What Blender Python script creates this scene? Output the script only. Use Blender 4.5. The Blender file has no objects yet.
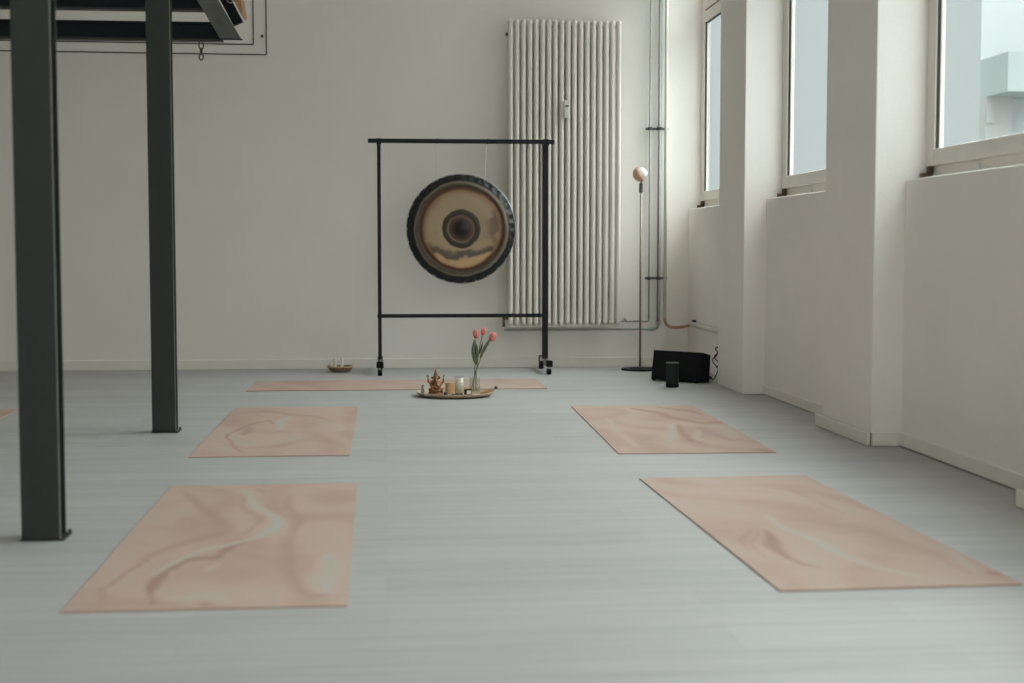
import bpy, bmesh, math, random
from math import pi, sin, cos, radians
from mathutils import Vector, Matrix
R = random.Random(7)
sc = bpy.context.scene
COL = sc.collection

# ------------------------------------------------------------------ materials
def newmat(name):
    m = bpy.data.materials.new(name); m.use_nodes = True
    nt = m.node_tree; b = nt.nodes['Principled BSDF']
    return m, nt, b
def N(nt, t, **k):
    n = nt.nodes.new(t)
    for a, v in k.items(): setattr(n, a, v)
    return n
def mat(name, col, rough=0.5, metal=0.0, var=0.06, scale=30, bump=0.0, bscale=200, spec=0.5, stretch=(1, 1, 1), **kw):
    m, nt, b = newmat(name)
    tc = N(nt, 'ShaderNodeTexCoord'); mp = N(nt, 'ShaderNodeMapping'); mp.inputs['Scale'].default_value = stretch
    nt.links.new(tc.outputs['Object'], mp.inputs['Vector'])
    no = N(nt, 'ShaderNodeTexNoise'); no.inputs['Scale'].default_value = scale; no.inputs['Detail'].default_value = 4
    nt.links.new(mp.outputs[0], no.inputs['Vector'])
    cr = N(nt, 'ShaderNodeValToRGB')
    cr.color_ramp.elements[0].position = 0.3; cr.color_ramp.elements[1].position = 0.7
    cr.color_ramp.elements[0].color = tuple(c * (1 - var) for c in col) + (1,)
    cr.color_ramp.elements[1].color = tuple(min(1, c * (1 + var)) for c in col) + (1,)
    nt.links.new(no.outputs[0], cr.inputs[0]); nt.links.new(cr.outputs[0], b.inputs['Base Color'])
    b.inputs['Roughness'].default_value = rough; b.inputs['Metallic'].default_value = metal
    b.inputs['Specular IOR Level'].default_value = spec
    for k2, v in kw.items(): b.inputs[k2.replace('_', ' ')].default_value = v
    if bump:
        n2 = N(nt, 'ShaderNodeTexNoise'); n2.inputs['Scale'].default_value = bscale; n2.inputs['Detail'].default_value = 5
        nt.links.new(mp.outputs[0], n2.inputs['Vector'])
        bp = N(nt, 'ShaderNodeBump'); bp.inputs['Strength'].default_value = bump; bp.inputs['Distance'].default_value = 0.002
        nt.links.new(n2.outputs[0], bp.inputs['Height']); nt.links.new(bp.outputs[0], b.inputs['Normal'])
    return m

WALLC = (0.868, 0.83, 0.785)
M = {}
M['wall'] = mat('wall_plaster', WALLC, 0.9, var=0.018, scale=2.5, bump=0.35, bscale=70, spec=0.2)
M['trim'] = mat('white_board', (0.83, 0.79, 0.735), 0.6, var=0.02, scale=6)
M['ceiling'] = mat('ceiling_plaster', (0.88, 0.86, 0.83), 0.9, var=0.02)
M['steel'] = mat('olive_grey_paint', (0.029, 0.0305, 0.026), 0.5, var=0.10, scale=9, bump=0.15, bscale=60, spec=0.35)
M['steel_edge'] = mat('lit_edge_steel', (0.16, 0.16, 0.145), 0.45, var=0.15, scale=20)  # lighter than the posts: light caught on steel edges is in this colour
M['stringer'] = mat('grey_painted_steel', (0.115, 0.115, 0.098), 0.55, var=0.12, scale=12)
M['navy'] = mat('navy_shade_steel', (0.006, 0.010, 0.013), 0.6, var=0.1, spec=0.2)  # navy paint, taken near-black to include the beam recess shade
M['black'] = mat('black_powder_coat', (0.006, 0.007, 0.010), 0.45, var=0.1, spec=0.3)
M['blackplastic'] = mat('black_plastic', (0.004, 0.0055, 0.008), 0.6, var=0.2, spec=0.2)
M['rubber'] = mat('black_rubber', (0.010, 0.010, 0.011), 0.8, spec=0.2)
M['fabric'] = mat('dark_green_grey_mesh', (0.022, 0.028, 0.027), 0.85, var=0.3, scale=400, bump=0.4, bscale=600, spec=0.2)
M['chrome'] = mat('dull_chrome', (0.42, 0.42, 0.40), 0.3, metal=0.9, var=0.05)
M['radiator'] = mat('cream_enamel', (0.79, 0.75, 0.69), 0.5, var=0.02, scale=4)
M['pipe'] = mat('painted_pipe', (0.68, 0.65, 0.59), 0.4, var=0.05, scale=12)
M['steelpipe'] = mat('greenish_galvanised_pipe', (0.40, 0.42, 0.385), 0.5, metal=0.1, var=0.1, scale=15)
M['copper'] = mat('copper_pipe', (0.44, 0.26, 0.18), 0.4, metal=0.5, var=0.15, scale=25)
M['clamp'] = mat('dark_clamp_metal', (0.10, 0.10, 0.095), 0.45, metal=0.6, var=0.2)
M['frame'] = mat('window_paint', (0.72, 0.68, 0.62), 0.45, var=0.02, scale=8)
M['gasket'] = mat('grey_gasket', (0.05, 0.05, 0.05), 0.7)
M['rust'] = mat('rusty_bracket', (0.13, 0.085, 0.05), 0.8, var=0.4, scale=120)
M['lampstem'] = mat('brushed_rose_metal', (0.27, 0.205, 0.17), 0.5, metal=0.3, var=0.08)
M['lampglobe'] = mat('rose_gold_bowl', (0.66, 0.40, 0.27), 0.28, metal=0.45, var=0.08, scale=30)
M['opal'] = mat('white_opal_glass', (0.86, 0.84, 0.83), 0.2, var=0.01)
M['wood'] = mat('pale_tray_wood', (0.50, 0.37, 0.25), 0.5, var=0.18, scale=30, stretch=(1, 8, 1))
M['treadwood'] = mat('orange_stair_wood', (0.52, 0.29, 0.15), 0.5, var=0.2, scale=20, stretch=(1, 8, 8))
M['bowl'] = mat('brown_woven_bowl', (0.26, 0.17, 0.10), 0.8, var=0.35, scale=120)
M['bronze'] = mat('aged_bronze', (0.26, 0.125, 0.06), 0.42, metal=0.5, var=0.5, scale=70)
M['wax'] = mat('white_wax', (0.78, 0.77, 0.71), 0.5, Subsurface_Weight=0.2)
M['amberwax'] = mat('amber_glass_candle', (0.55, 0.36, 0.20), 0.3, var=0.12, scale=50)
M['label_white'] = mat('white_card', (0.7, 0.69, 0.66), 0.6)
M['stone'] = mat('purple_dark_stone', (0.06, 0.04, 0.065), 0.3, var=0.5, scale=150)
M['bluebottle'] = mat('blue_grey_glass', (0.16, 0.24, 0.30), 0.2, var=0.15, scale=80)
M['petal'] = mat('coral_petal', (0.75, 0.23, 0.19), 0.5, var=0.30, scale=70, stretch=(1, 1, 0.3))
M['petal_dark'] = mat('deep_red_petal', (0.46, 0.07, 0.07), 0.5, var=0.2, scale=70)
M['leaf'] = mat('tulip_leaf_green', (0.10, 0.125, 0.06), 0.5, var=0.2, scale=40, stretch=(6, 6, 0.6))
M['stemgreen'] = mat('tulip_stem_green', (0.20, 0.21, 0.11), 0.5, var=0.12)
M['facade'] = mat('pale_render', (0.415, 0.43, 0.43), 0.9, var=0.02, scale=0.8)
M['facade_beige'] = mat('beige_render', (0.36, 0.36, 0.345), 0.9, var=0.04, scale=1)
M['facade_green'] = mat('green_balcony_soffit', (0.335, 0.37, 0.355), 0.9, var=0.05, scale=1)
M['street'] = mat('asphalt', (0.20, 0.20, 0.20), 0.9, var=0.15, scale=2)

def glass_mat(name, tint, gloss=0.08, rough=0.02):
    m = bpy.data.materials.new(name); m.use_nodes = True; nt = m.node_tree
    for n in list(nt.nodes):
        if n.type != 'OUTPUT_MATERIAL': nt.nodes.remove(n)
    out = [n for n in nt.nodes][0]
    t = N(nt, 'ShaderNodeBsdfTransparent'); t.inputs[0].default_value = tint + (1,)
    g = N(nt, 'ShaderNodeBsdfGlossy'); g.inputs['Roughness'].default_value = rough
    lw = N(nt, 'ShaderNodeLayerWeight'); lw.inputs[0].default_value = 0.25
    mul = N(nt, 'ShaderNodeMath', operation='MULTIPLY_ADD'); mul.inputs[1].default_value = 0.12; mul.inputs[2].default_value = gloss * 0.4
    mx = N(nt, 'ShaderNodeMixShader')
    pw = N(nt, 'ShaderNodeMath', operation='POWER'); pw.inputs[1].default_value = 3; nt.links.new(lw.outputs['Facing'], pw.inputs[0])
    nt.links.new(pw.outputs[0], mul.inputs[0]); nt.links.new(mul.outputs[0], mx.inputs[0])
    nt.links.new(t.outputs[0], mx.inputs[1]); nt.links.new(g.outputs[0], mx.inputs[2]); nt.links.new(mx.outputs[0], out.inputs[0])
    return m
M['glass'] = glass_mat('window_glass', (0.93, 0.97, 0.96), 0.05)
M['vase'] = glass_mat('vase_glass', (0.95, 0.96, 0.94), 0.12)
M['frost'] = glass_mat('pale_jar_glass', (0.96, 0.96, 0.94), 0.12, 0.1)

# floor: pale grey-green wood-look planks laid along X
def floor_mat():
    m, nt, b = newmat('pale_plank_vinyl')
    tc = N(nt, 'ShaderNodeTexCoord')
    br = N(nt, 'ShaderNodeTexBrick'); br.offset = 0.37
    br.inputs['Scale'].default_value = 1.0; br.inputs['Brick Width'].default_value = 1.25; br.inputs['Row Height'].default_value = 0.19
    br.inputs['Mortar Size'].default_value = 0.0016; br.inputs['Mortar Smooth'].default_value = 0.3
    br.inputs['Color1'].default_value = (0.0, 0.0, 0.0, 1); br.inputs['Color2'].default_value = (1, 1, 1, 1); br.inputs['Mortar'].default_value = (0.45, 0.45, 0.45, 1)
    nt.links.new(tc.outputs['Object'], br.inputs['Vector'])
    mp = N(nt, 'ShaderNodeMapping'); mp.inputs['Scale'].default_value = (0.7, 14, 1)
    nt.links.new(tc.outputs['Object'], mp.inputs['Vector'])
    no = N(nt, 'ShaderNodeTexNoise'); no.inputs['Scale'].default_value = 2.0; no.inputs['Detail'].default_value = 6; no.inputs['Roughness'].default_value = 0.6; no.inputs['Distortion'].default_value = 0.4
    nt.links.new(mp.outputs[0], no.inputs['Vector'])
    mx = N(nt, 'ShaderNodeMix', data_type='FLOAT'); mx.inputs[0].default_value = 0.16
    nt.links.new(no.outputs[0], mx.inputs[2]); nt.links.new(br.outputs['Color'], mx.inputs[3])
    cr = N(nt, 'ShaderNodeValToRGB')
    cr.color_ramp.elements[0].position = 0.25; cr.color_ramp.elements[0].color = FLOOR_A + (1,)
    cr.color_ramp.elements[1].position = 0.72; cr.color_ramp.elements[1].color = FLOOR_B + (1,)
    nt.links.new(mx.outputs[0], cr.inputs[0])
    dk = N(nt, 'ShaderNodeMix', data_type='RGBA'); dk.blend_type = 'MULTIPLY'
    nt.links.new(br.outputs['Fac'], dk.inputs[0]); nt.links.new(cr.outputs[0], dk.inputs[6]); dk.inputs[7].default_value = (0.88, 0.88, 0.88, 1)
    nt.links.new(dk.outputs[2], b.inputs['Base Color'])
    rr = N(nt, 'ShaderNodeMapRange'); rr.inputs[3].default_value = 0.42; rr.inputs[4].default_value = 0.56
    nt.links.new(no.outputs[0], rr.inputs[0]); nt.links.new(rr.outputs[0], b.inputs['Roughness'])
    b.inputs['Specular IOR Level'].default_value = 0.35
    bp = N(nt, 'ShaderNodeBump'); bp.inputs['Strength'].default_value = 0.08; bp.inputs['Distance'].default_value = 0.002
    nt.links.new(no.outputs[0], bp.inputs['Height']); nt.links.new(bp.outputs[0], b.inputs['Normal'])
    return m
FLOOR_A = (0.345, 0.344, 0.333); FLOOR_B = (0.480, 0.477, 0.462)
M['floor'] = floor_mat()

# yoga mat: marbled blush rubber; the swirls are veins of paler and darker rubber laid out per mat (attribute 'marble')
def mat_mat():
    m, nt, b = newmat('marbled_blush_rubber')
    tc = N(nt, 'ShaderNodeTexCoord'); at = N(nt, 'ShaderNodeAttribute'); at.attribute_name = 'marble'
    no = N(nt, 'ShaderNodeTexNoise'); no.inputs['Scale'].default_value = 9; no.inputs['Detail'].default_value = 5
    nt.links.new(tc.outputs['Object'], no.inputs['Vector'])
    ma = N(nt, 'ShaderNodeMath', operation='MULTIPLY_ADD'); ma.inputs[1].default_value = 0.36; nt.links.new(no.outputs[0], ma.inputs[0]); nt.links.new(at.outputs['Fac'], ma.inputs[2])
    mr = N(nt, 'ShaderNodeMapRange'); mr.inputs[1].default_value = -1.0 + 0.18; mr.inputs[2].default_value = 1.0 + 0.18
    nt.links.new(ma.outputs[0], mr.inputs[0])
    cr = N(nt, 'ShaderNodeValToRGB'); e = cr.color_ramp.elements
    e[0].position = 0.0; e[0].color = (0.359, 0.228, 0.181, 1)
    e[1].position = 1.0; e[1].color = (0.427, 0.424, 0.381, 1)
    for p, c in ((0.30, (0.410, 0.285, 0.231)), (0.5, (0.484, 0.351, 0.290)), (0.70, (0.473, 0.387, 0.328))):
        x = e.new(p); x.color = c + (1,)
    nt.links.new(mr.outputs[0], cr.inputs[0]); nt.links.new(cr.outputs[0], b.inputs['Base Color'])
    b.inputs['Roughness'].default_value = 0.75; b.inputs['Specular IOR Level'].default_value = 0.25
    f = N(nt, 'ShaderNodeTexNoise'); f.inputs['Scale'].default_value = 300
    nt.links.new(tc.outputs['Object'], f.inputs['Vector'])
    bp = N(nt, 'ShaderNodeBump'); bp.inputs['Strength'].default_value = 0.2; bp.inputs['Distance'].default_value = 0.001
    nt.links.new(f.outputs[0], bp.inputs['Height']); nt.links.new(bp.outputs[0], b.inputs['Normal'])
    return m
M['mat'] = mat_mat()
STROKES = {
    1: [[1,0.03,[[-0.083,0.792],[0.003,0.535],[0.066,0.251],[0.092,0.095],[0.063,-0.068]]],[1,0.045,[[0.064,0.277],[0.089,0.071],[0.063,-0.068]]],[0.8,0.02,[[0.063,-0.068],[0.016,-0.153],[-0.077,-0.272],[-0.145,-0.463],[-0.169,-0.523]]],[-1,0.016,[[0.033,-0.146],[-0.01,-0.25],[-0.026,-0.346],[-0.097,-0.391],[-0.126,-0.483],[-0.151,-0.589],[-0.161,-0.707],[-0.142,-0.851]]],[-1,0.035,[[-0.13,-0.538],[-0.149,-0.607],[-0.156,-0.74]]],[-0.9,0.022,[[0.011,-0.196],[-0.016,-0.278]]],[-0.8,0.014,[[-0.222,-0.34],[-0.25,-0.471],[-0.266,-0.613],[-0.285,-0.679]]],[-0.35,0.05,[[-0.292,0.812],[-0.134,0.377],[-0.055,0.013],[-0.143,-0.16],[-0.253,-0.356]]],[-0.3,0.03,[[-0.06,0.663],[0.017,0.255],[0.012,-0.017]]],[0.75,0.07,[[0.272,-0.364],[0.275,-0.813]]],[0.5,0.04,[[-0.114,-0.792],[-0.014,-0.802],[0.035,-0.837]]],[0.5,0.02,[[-0.018,-0.418],[-0.035,-0.492]]],[-0.35,0.05,[[0.111,0.646],[0.16,-0.008],[0.172,-0.511],[0.228,-0.793]]],[-0.7,0.014,[[0.246,-0.842],[0.283,-0.83]]],[-0.5,0.02,[[-0.039,-0.846],[-0.006,-0.87]]],[-0.3,0.03,[[-0.27,-0.839],[-0.293,-0.678]]],[-0.4,0.025,[[-0.031,0.82],[0.018,0.75]]]],
    2: [[-0.9,0.018,[[-0.056,0.139],[-0.111,0.287],[-0.163,0.184],[-0.209,0.049],[-0.247,-0.146],[-0.24,-0.365],[-0.187,-0.575],[-0.124,-0.826]]],[-0.6,0.06,[[-0.172,0.012],[-0.175,-0.217]]],[1,0.05,[[-0.021,0.505],[-0.041,0.281],[-0.021,-0.002]]],[0.6,0.06,[[0.27,0.11],[0.27,-0.16]]],[-0.25,0.06,[[-0.258,-0.482],[-0.119,-0.719],[0.032,-0.622],[0.13,-0.458]]],[-0.3,0.04,[[-0.281,0.687],[-0.137,0.714],[0.074,0.575],[0.222,0.257]]]],
    3: [[-0.8,0.05,[[-0.023,0.755],[0.072,0.627],[0.103,0.291],[0.203,0.132],[0.324,0.098]]],[-0.6,0.05,[[0.129,0.827],[0.274,0.663],[0.301,0.513]]],[-0.7,0.035,[[0.097,0.027],[0.065,-0.255],[0.047,-0.553],[0.095,-0.697]]],[0.9,0.04,[[0.063,-0.012],[-0.006,-0.366],[-0.059,-0.546]]],[0.5,0.03,[[0.161,-0.183],[0.095,-0.41],[0.095,-0.557]]],[-0.35,0.05,[[0.177,-0.103],[0.209,-0.343],[0.239,-0.567]]],[-0.7,0.03,[[0.263,-0.829],[0.334,-0.847]]],[0.3,0.05,[[-0.228,0.268],[-0.236,-0.235],[-0.233,-0.674]]]],
    4: [[0.9,0.028,[[-0.061,0.047],[-0.072,-0.112],[-0.044,-0.295],[-0.025,-0.515],[0.011,-0.692],[0.083,-0.838]]],[-0.9,0.045,[[-0.147,-0.135],[-0.171,-0.337],[-0.175,-0.483]]],[-0.6,0.02,[[-0.175,-0.446],[-0.17,-0.575],[-0.143,-0.627]]],[-0.4,0.02,[[-0.184,-0.069],[-0.253,-0.272],[-0.253,-0.437]]],[-0.3,0.02,[[-0.16,-0.071],[-0.226,-0.303],[-0.231,-0.518]]],[0.5,0.03,[[0.293,-0.444],[0.283,-0.6],[0.274,-0.745]]],[-0.6,0.03,[[0.3,-0.762],[0.337,-0.799]]],[-0.2,0.06,[[0.055,-0.031],[0.159,-0.169],[0.216,-0.516],[0.244,-0.765]]],[0.3,0.04,[[-0.146,0.576],[0.086,0.633],[0.178,0.38]]],[-0.25,0.05,[[0.159,0.542],[0.223,0.153]]]],
}

# gong face: radial rings plus patina, object space with the disc in the XZ plane
def gong_mat():
    m, nt, b = newmat('patinated_gong_bronze')
    tc = N(nt, 'ShaderNodeTexCoord'); sp = N(nt, 'ShaderNodeSeparateXYZ'); nt.links.new(tc.outputs['Object'], sp.inputs[0])
    cb = N(nt, 'ShaderNodeCombineXYZ'); nt.links.new(sp.outputs[0], cb.inputs[0]); nt.links.new(sp.outputs[2], cb.inputs[1])
    ln = N(nt, 'ShaderNodeVectorMath', operation='LENGTH'); nt.links.new(cb.outputs[0], ln.inputs[0])
    no = N(nt, 'ShaderNodeTexNoise'); no.inputs['Scale'].default_value = 9; no.inputs['Detail'].default_value = 5
    nt.links.new(tc.outputs['Object'], no.inputs['Vector'])
    ma = N(nt, 'ShaderNodeMath', operation='MULTIPLY_ADD'); ma.inputs[1].default_value = 0.030; nt.links.new(no.outputs[0], ma.inputs[0])
    sb = N(nt, 'ShaderNodeMath', operation='SUBTRACT'); sb.inputs[1].default_value = 0.015
    nt.links.new(ln.outputs['Value'], sb.inputs[0]); nt.links.new(sb.outputs[0], ma.inputs[2])
    dv = N(nt, 'ShaderNodeMath', operation='DIVIDE'); dv.inputs[1].default_value = 0.39; nt.links.new(ma.outputs[0], dv.inputs[0])
    cr = N(nt, 'ShaderNodeValToRGB'); e = cr.color_ramp.elements
    dark = (0.020, 0.014, 0.010)
    tan = (0.39, 0.285, 0.175); br = (0.115, 0.062, 0.030)
    e[0].position = 0; e[0].color = (0.012, 0.010, 0.008, 1); e[1].position = 1.0; e[1].color = (0.010, 0.014, 0.014, 1)
    for p, c in ((0.10, (0.016, 0.012, 0.009)), (0.155, (0.055, 0.033, 0.022)), (0.225, (0.12, 0.075, 0.045)), (0.245, (0.20, 0.14, 0.085)), (0.265, (0.045, 0.036, 0.026)), (0.34, (0.06, 0.047, 0.033)),
                 (0.365, tan), (0.60, (0.38, 0.285, 0.185)), (0.685, (0.30, 0.19, 0.10)), (0.725, (0.16, 0.062, 0.025)), (0.765, (0.075, 0.050, 0.035)), (0.81, (0.10, 0.078, 0.055)), (0.852, (0.20, 0.165, 0.115)), (0.875, (0.015, 0.020, 0.018))):
        x = e.new(p); x.color = c + (1,)
    nt.links.new(dv.outputs[0], cr.inputs[0])
    # patina: smoky stain band across the lower part and blotches at the flanks, burnished crescent under it
    n3 = N(nt, 'ShaderNodeTexNoise'); n3.inputs['Scale'].default_value = 7; n3.inputs['Detail'].default_value = 5; nt.links.new(tc.outputs['Object'], n3.inputs['Vector'])
    # z + 0.16 + (noise-.5)*.12 - 0.55 x^2*sign -> band
    x2 = N(nt, 'ShaderNodeMath', operation='MULTIPLY'); nt.links.new(sp.outputs[0], x2.inputs[0]); nt.links.new(sp.outputs[0], x2.inputs[1])
    q = N(nt, 'ShaderNodeMath', operation='MULTIPLY_ADD'); nt.links.new(x2.outputs[0], q.inputs[0]); q.inputs[1].default_value = -0.45; nt.links.new(sp.outputs[2], q.inputs[2])
    q2 = N(nt, 'ShaderNodeMath', operation='MULTIPLY_ADD'); nt.links.new(n3.outputs[0], q2.inputs[0]); q2.inputs[1].default_value = 0.16; nt.links.new(q.outputs[0], q2.inputs[2])
    q3 = N(nt, 'ShaderNodeMath', operation='ADD'); q3.inputs[1].default_value = 0.105; nt.links.new(q2.outputs[0], q3.inputs[0])   # ~0 at the band
    ab = N(nt, 'ShaderNodeMath', operation='ABSOLUTE'); nt.links.new(q3.outputs[0], ab.inputs[0])
    bd = N(nt, 'ShaderNodeMapRange', interpolation_type='SMOOTHSTEP'); bd.inputs[1].default_value = 0.005; bd.inputs[2].default_value = 0.060; bd.inputs[3].default_value = 0.85; bd.inputs[4].default_value = 0.0
    nt.links.new(ab.outputs[0], bd.inputs[0])
    # only inside the tan field
    msk = N(nt, 'ShaderNodeMapRange', interpolation_type='SMOOTHSTEP'); msk.inputs[1].default_value = 0.36; msk.inputs[2].default_value = 0.42; nt.links.new(dv.outputs[0], msk.inputs[0])
    msk2 = N(nt, 'ShaderNodeMapRange', interpolation_type='SMOOTHSTEP'); msk2.inputs[1].default_value = 0.66; msk2.inputs[2].default_value = 0.72; msk2.inputs[3].default_value = 1; msk2.inputs[4].default_value = 0; nt.links.new(dv.outputs[0], msk2.inputs[0])
    mm = N(nt, 'ShaderNodeMath', operation='MULTIPLY'); nt.links.new(msk.outputs[0], mm.inputs[0]); nt.links.new(msk2.outputs[0], mm.inputs[1])
    mb = N(nt, 'ShaderNodeMath', operation='MULTIPLY'); nt.links.new(mm.outputs[0], mb.inputs[0]); nt.links.new(bd.outputs[0], mb.inputs[1])
    mx = N(nt, 'ShaderNodeMix', data_type='RGBA'); nt.links.new(mb.outputs[0], mx.inputs[0]); nt.links.new(cr.outputs[0], mx.inputs[6]); mx.inputs[7].default_value = (0.075, 0.055, 0.045, 1)
    # burnished orange crescent below the band
    be = N(nt, 'ShaderNodeMapRange', interpolation_type='SMOOTHSTEP'); be.inputs[1].default_value = -0.010; be.inputs[2].default_value = -0.035; be.inputs[3].default_value = 0; be.inputs[4].default_value = 0.85
    nt.links.new(q3.outputs[0], be.inputs[0])
    me = N(nt, 'ShaderNodeMath', operation='MULTIPLY'); nt.links.new(be.outputs[0], me.inputs[0]); nt.links.new(mm.outputs[0], me.inputs[1])
    mx2 = N(nt, 'ShaderNodeMix', data_type='RGBA'); nt.links.new(me.outputs[0], mx2.inputs[0]); nt.links.new(mx.outputs[2], mx2.inputs[6]); mx2.inputs[7].default_value = (0.58, 0.38, 0.20, 1)
    # flank blotches
    ax = N(nt, 'ShaderNodeMath', operation='ABSOLUTE'); nt.links.new(sp.outputs[0], ax.inputs[0])
    fb = N(nt, 'ShaderNodeMapRange', interpolation_type='SMOOTHSTEP'); fb.inputs[1].default_value = 0.13; fb.inputs[2].default_value = 0.24; nt.links.new(ax.outputs[0], fb.inputs[0])
    fn = N(nt, 'ShaderNodeMapRange', interpolation_type='SMOOTHSTEP'); fn.inputs[1].default_value = 0.46; fn.inputs[2].default_value = 0.60; nt.links.new(n3.outputs[0], fn.inputs[0])
    f1 = N(nt, 'ShaderNodeMath', operation='MULTIPLY'); nt.links.new(fb.outputs[0], f1.inputs[0]); nt.links.new(fn.outputs[0], f1.inputs[1])
    f2 = N(nt, 'ShaderNodeMath', operation='MULTIPLY'); nt.links.new(f1.outputs[0], f2.inputs[0]); nt.links.new(mm.outputs[0], f2.inputs[1])
    f3 = N(nt, 'ShaderNodeMath', operation='MULTIPLY'); f3.inputs[1].default_value = 0.75; nt.links.new(f2.outputs[0], f3.inputs[0])
    mx3 = N(nt, 'ShaderNodeMix', data_type='RGBA'); nt.links.new(f3.outputs[0], mx3.inputs[0]); nt.links.new(mx2.outputs[2], mx3.inputs[6]); mx3.inputs[7].default_value = (0.10, 0.065, 0.05, 1)
    nt.links.new(mx3.outputs[2], b.inputs['Base Color'])
    b.inputs['Metallic'].default_value = 0.25; b.inputs['Roughness'].default_value = 0.5
    n4 = N(nt, 'ShaderNodeTexNoise'); n4.inputs['Scale'].default_value = 60; nt.links.new(tc.outputs['Object'], n4.inputs['Vector'])
    bp = N(nt, 'ShaderNodeBump'); bp.inputs['Strength'].default_value = 0.25; bp.inputs['Distance'].default_value = 0.003
    nt.links.new(n4.outputs[0], bp.inputs['Height']); nt.links.new(bp.outputs[0], b.inputs['Normal'])
    return m
M['gong'] = gong_mat()
M['gongrim'] = mat('dark_green_gong_rim', (0.012, 0.017, 0.016), 0.35, metal=0.4, var=0.5, scale=30)

# ------------------------------------------------------------------ geometry helpers
def link(name, bm, m, parent=None, loc=(0, 0, 0), rot=(0, 0, 0), smooth=False, bevel=0, seg=2):
    me = bpy.data.meshes.new(name)
    bmesh.ops.recalc_face_normals(bm, faces=bm.faces)
    bm.to_mesh(me); bm.free()
    for mm in (m if isinstance(m, (list, tuple)) else [m]): me.materials.append(mm)
    if smooth: me.polygons.foreach_set('use_smooth', [True] * len(me.polygons))
    o = bpy.data.objects.new(name, me); COL.objects.link(o)
    o.location = loc; o.rotation_euler = rot
    if parent: o.parent = parent
    if bevel:
        b = o.modifiers.new('bevel', 'BEVEL'); b.width = bevel; b.segments = seg; b.limit_method = 'ANGLE'; b.angle_limit = radians(40)
    return o
def empty(name, loc, rotz=0, **k):
    o = bpy.data.objects.new(name, None); COL.objects.link(o); o.location = loc; o.rotation_euler = (0, 0, rotz)
    o.empty_display_size = 0.1
    tag(o, **k); return o
def tag(o, label=None, cat=None, group=None, kind=None):
    if label: o['label'] = label
    if cat: o['category'] = cat
    if group: o['group'] = group
    if kind: o['kind'] = kind
    return o
def box(bm, x0, x1, y0, y1, z0, z1, mi=0):
    v = [bm.verts.new((x, y, z)) for z in (z0, z1) for y in (y0, y1) for x in (x0, x1)]
    for f in ((0, 1, 3, 2), (4, 6, 7, 5), (0, 4, 5, 1), (2, 3, 7, 6), (0, 2, 6, 4), (1, 5, 7, 3)):
        bm.faces.new([v[i] for i in f]).material_index = mi
    return v
def hexa(bm, pts):
    v = [bm.verts.new(p) for p in pts]
    for f in ((0, 1, 2, 3), (7, 6, 5, 4), (0, 4, 5, 1), (1, 5, 6, 2), (2, 6, 7, 3), (3, 7, 4, 0)): bm.faces.new([v[i] for i in f])
def tube(bm, pts, r, n=12, cap=True):
    pts = [Vector(p) for p in pts]; rr = r if isinstance(r, (list, tuple)) else [r] * len(pts)
    rings = []; prev = None
    for i, p in enumerate(pts):
        t = (pts[min(i + 1, len(pts) - 1)] - pts[max(i - 1, 0)]).normalized()
        if prev is None:
            a = Vector((0, 0, 1)) if abs(t.z) < 0.9 else Vector((1, 0, 0))
            u = t.cross(a).normalized()
        else:
            u = (prev - t * prev.dot(t)).normalized()
        prev = u; w = t.cross(u)
        rings.append([bm.verts.new(p + (u * cos(2 * pi * k / n) + w * sin(2 * pi * k / n)) * rr[i]) for k in range(n)])
    for a, b in zip(rings, rings[1:]):
        for k in range(n): bm.faces.new((a[k], a[(k + 1) % n], b[(k + 1) % n], b[k]))
    if cap:
        bm.faces.new(rings[0]); bm.faces.new(list(reversed(rings[-1])))
def lathe(bm, prof, n=32, M4=None, closed=False):
    rings = []
    for r, z in prof:
        if r < 1e-6: rings.append([bm.verts.new((0, 0, z))])
        else: rings.append([bm.verts.new((r * cos(2 * pi * k / n), r * sin(2 * pi * k / n), z)) for k in range(n)])
    pairs = list(zip(rings, rings[1:])) + ([(rings[-1], rings[0])] if closed else [])
    for a, b in pairs:
        if len(a) == 1 and len(b) == 1: continue
        for k in range(n):
            if len(a) == 1: bm.faces.new((a[0], b[(k + 1) % n], b[k]))
            elif len(b) == 1: bm.faces.new((a[k], a[(k + 1) % n], b[0]))
            else: bm.faces.new((a[k], a[(k + 1) % n], b[(k + 1) % n], b[k]))
    if not closed:
        for rg in (rings[0], rings[-1]):
            if len(rg) > 1: bm.faces.new(rg)
    if M4 is not None:
        for rg in rings:
            for v in rg: v.co = M4 @ v.co
def arc(p0, p1, p2, n=8):
    p0, p1, p2 = map(Vector, (p0, p1, p2))
    return [(1 - t) ** 2 * p0 + 2 * t * (1 - t) * p1 + t * t * p2 for t in [i / n for i in range(n + 1)]]
def B(): return bmesh.new()
def struct(name, bm, m, parent=None, **k):
    o = link(name, bm, m, parent, **k)
    if parent is None: o['kind'] = 'structure'
    return o
def kid(name, bm, m, parent, **k):
    """child given in world coordinates under a parent that sits unrotated at parent.location"""
    o = link(name, bm, m, parent, **k)
    o.location = Vector(o.location) - parent.location
    return o

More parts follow.
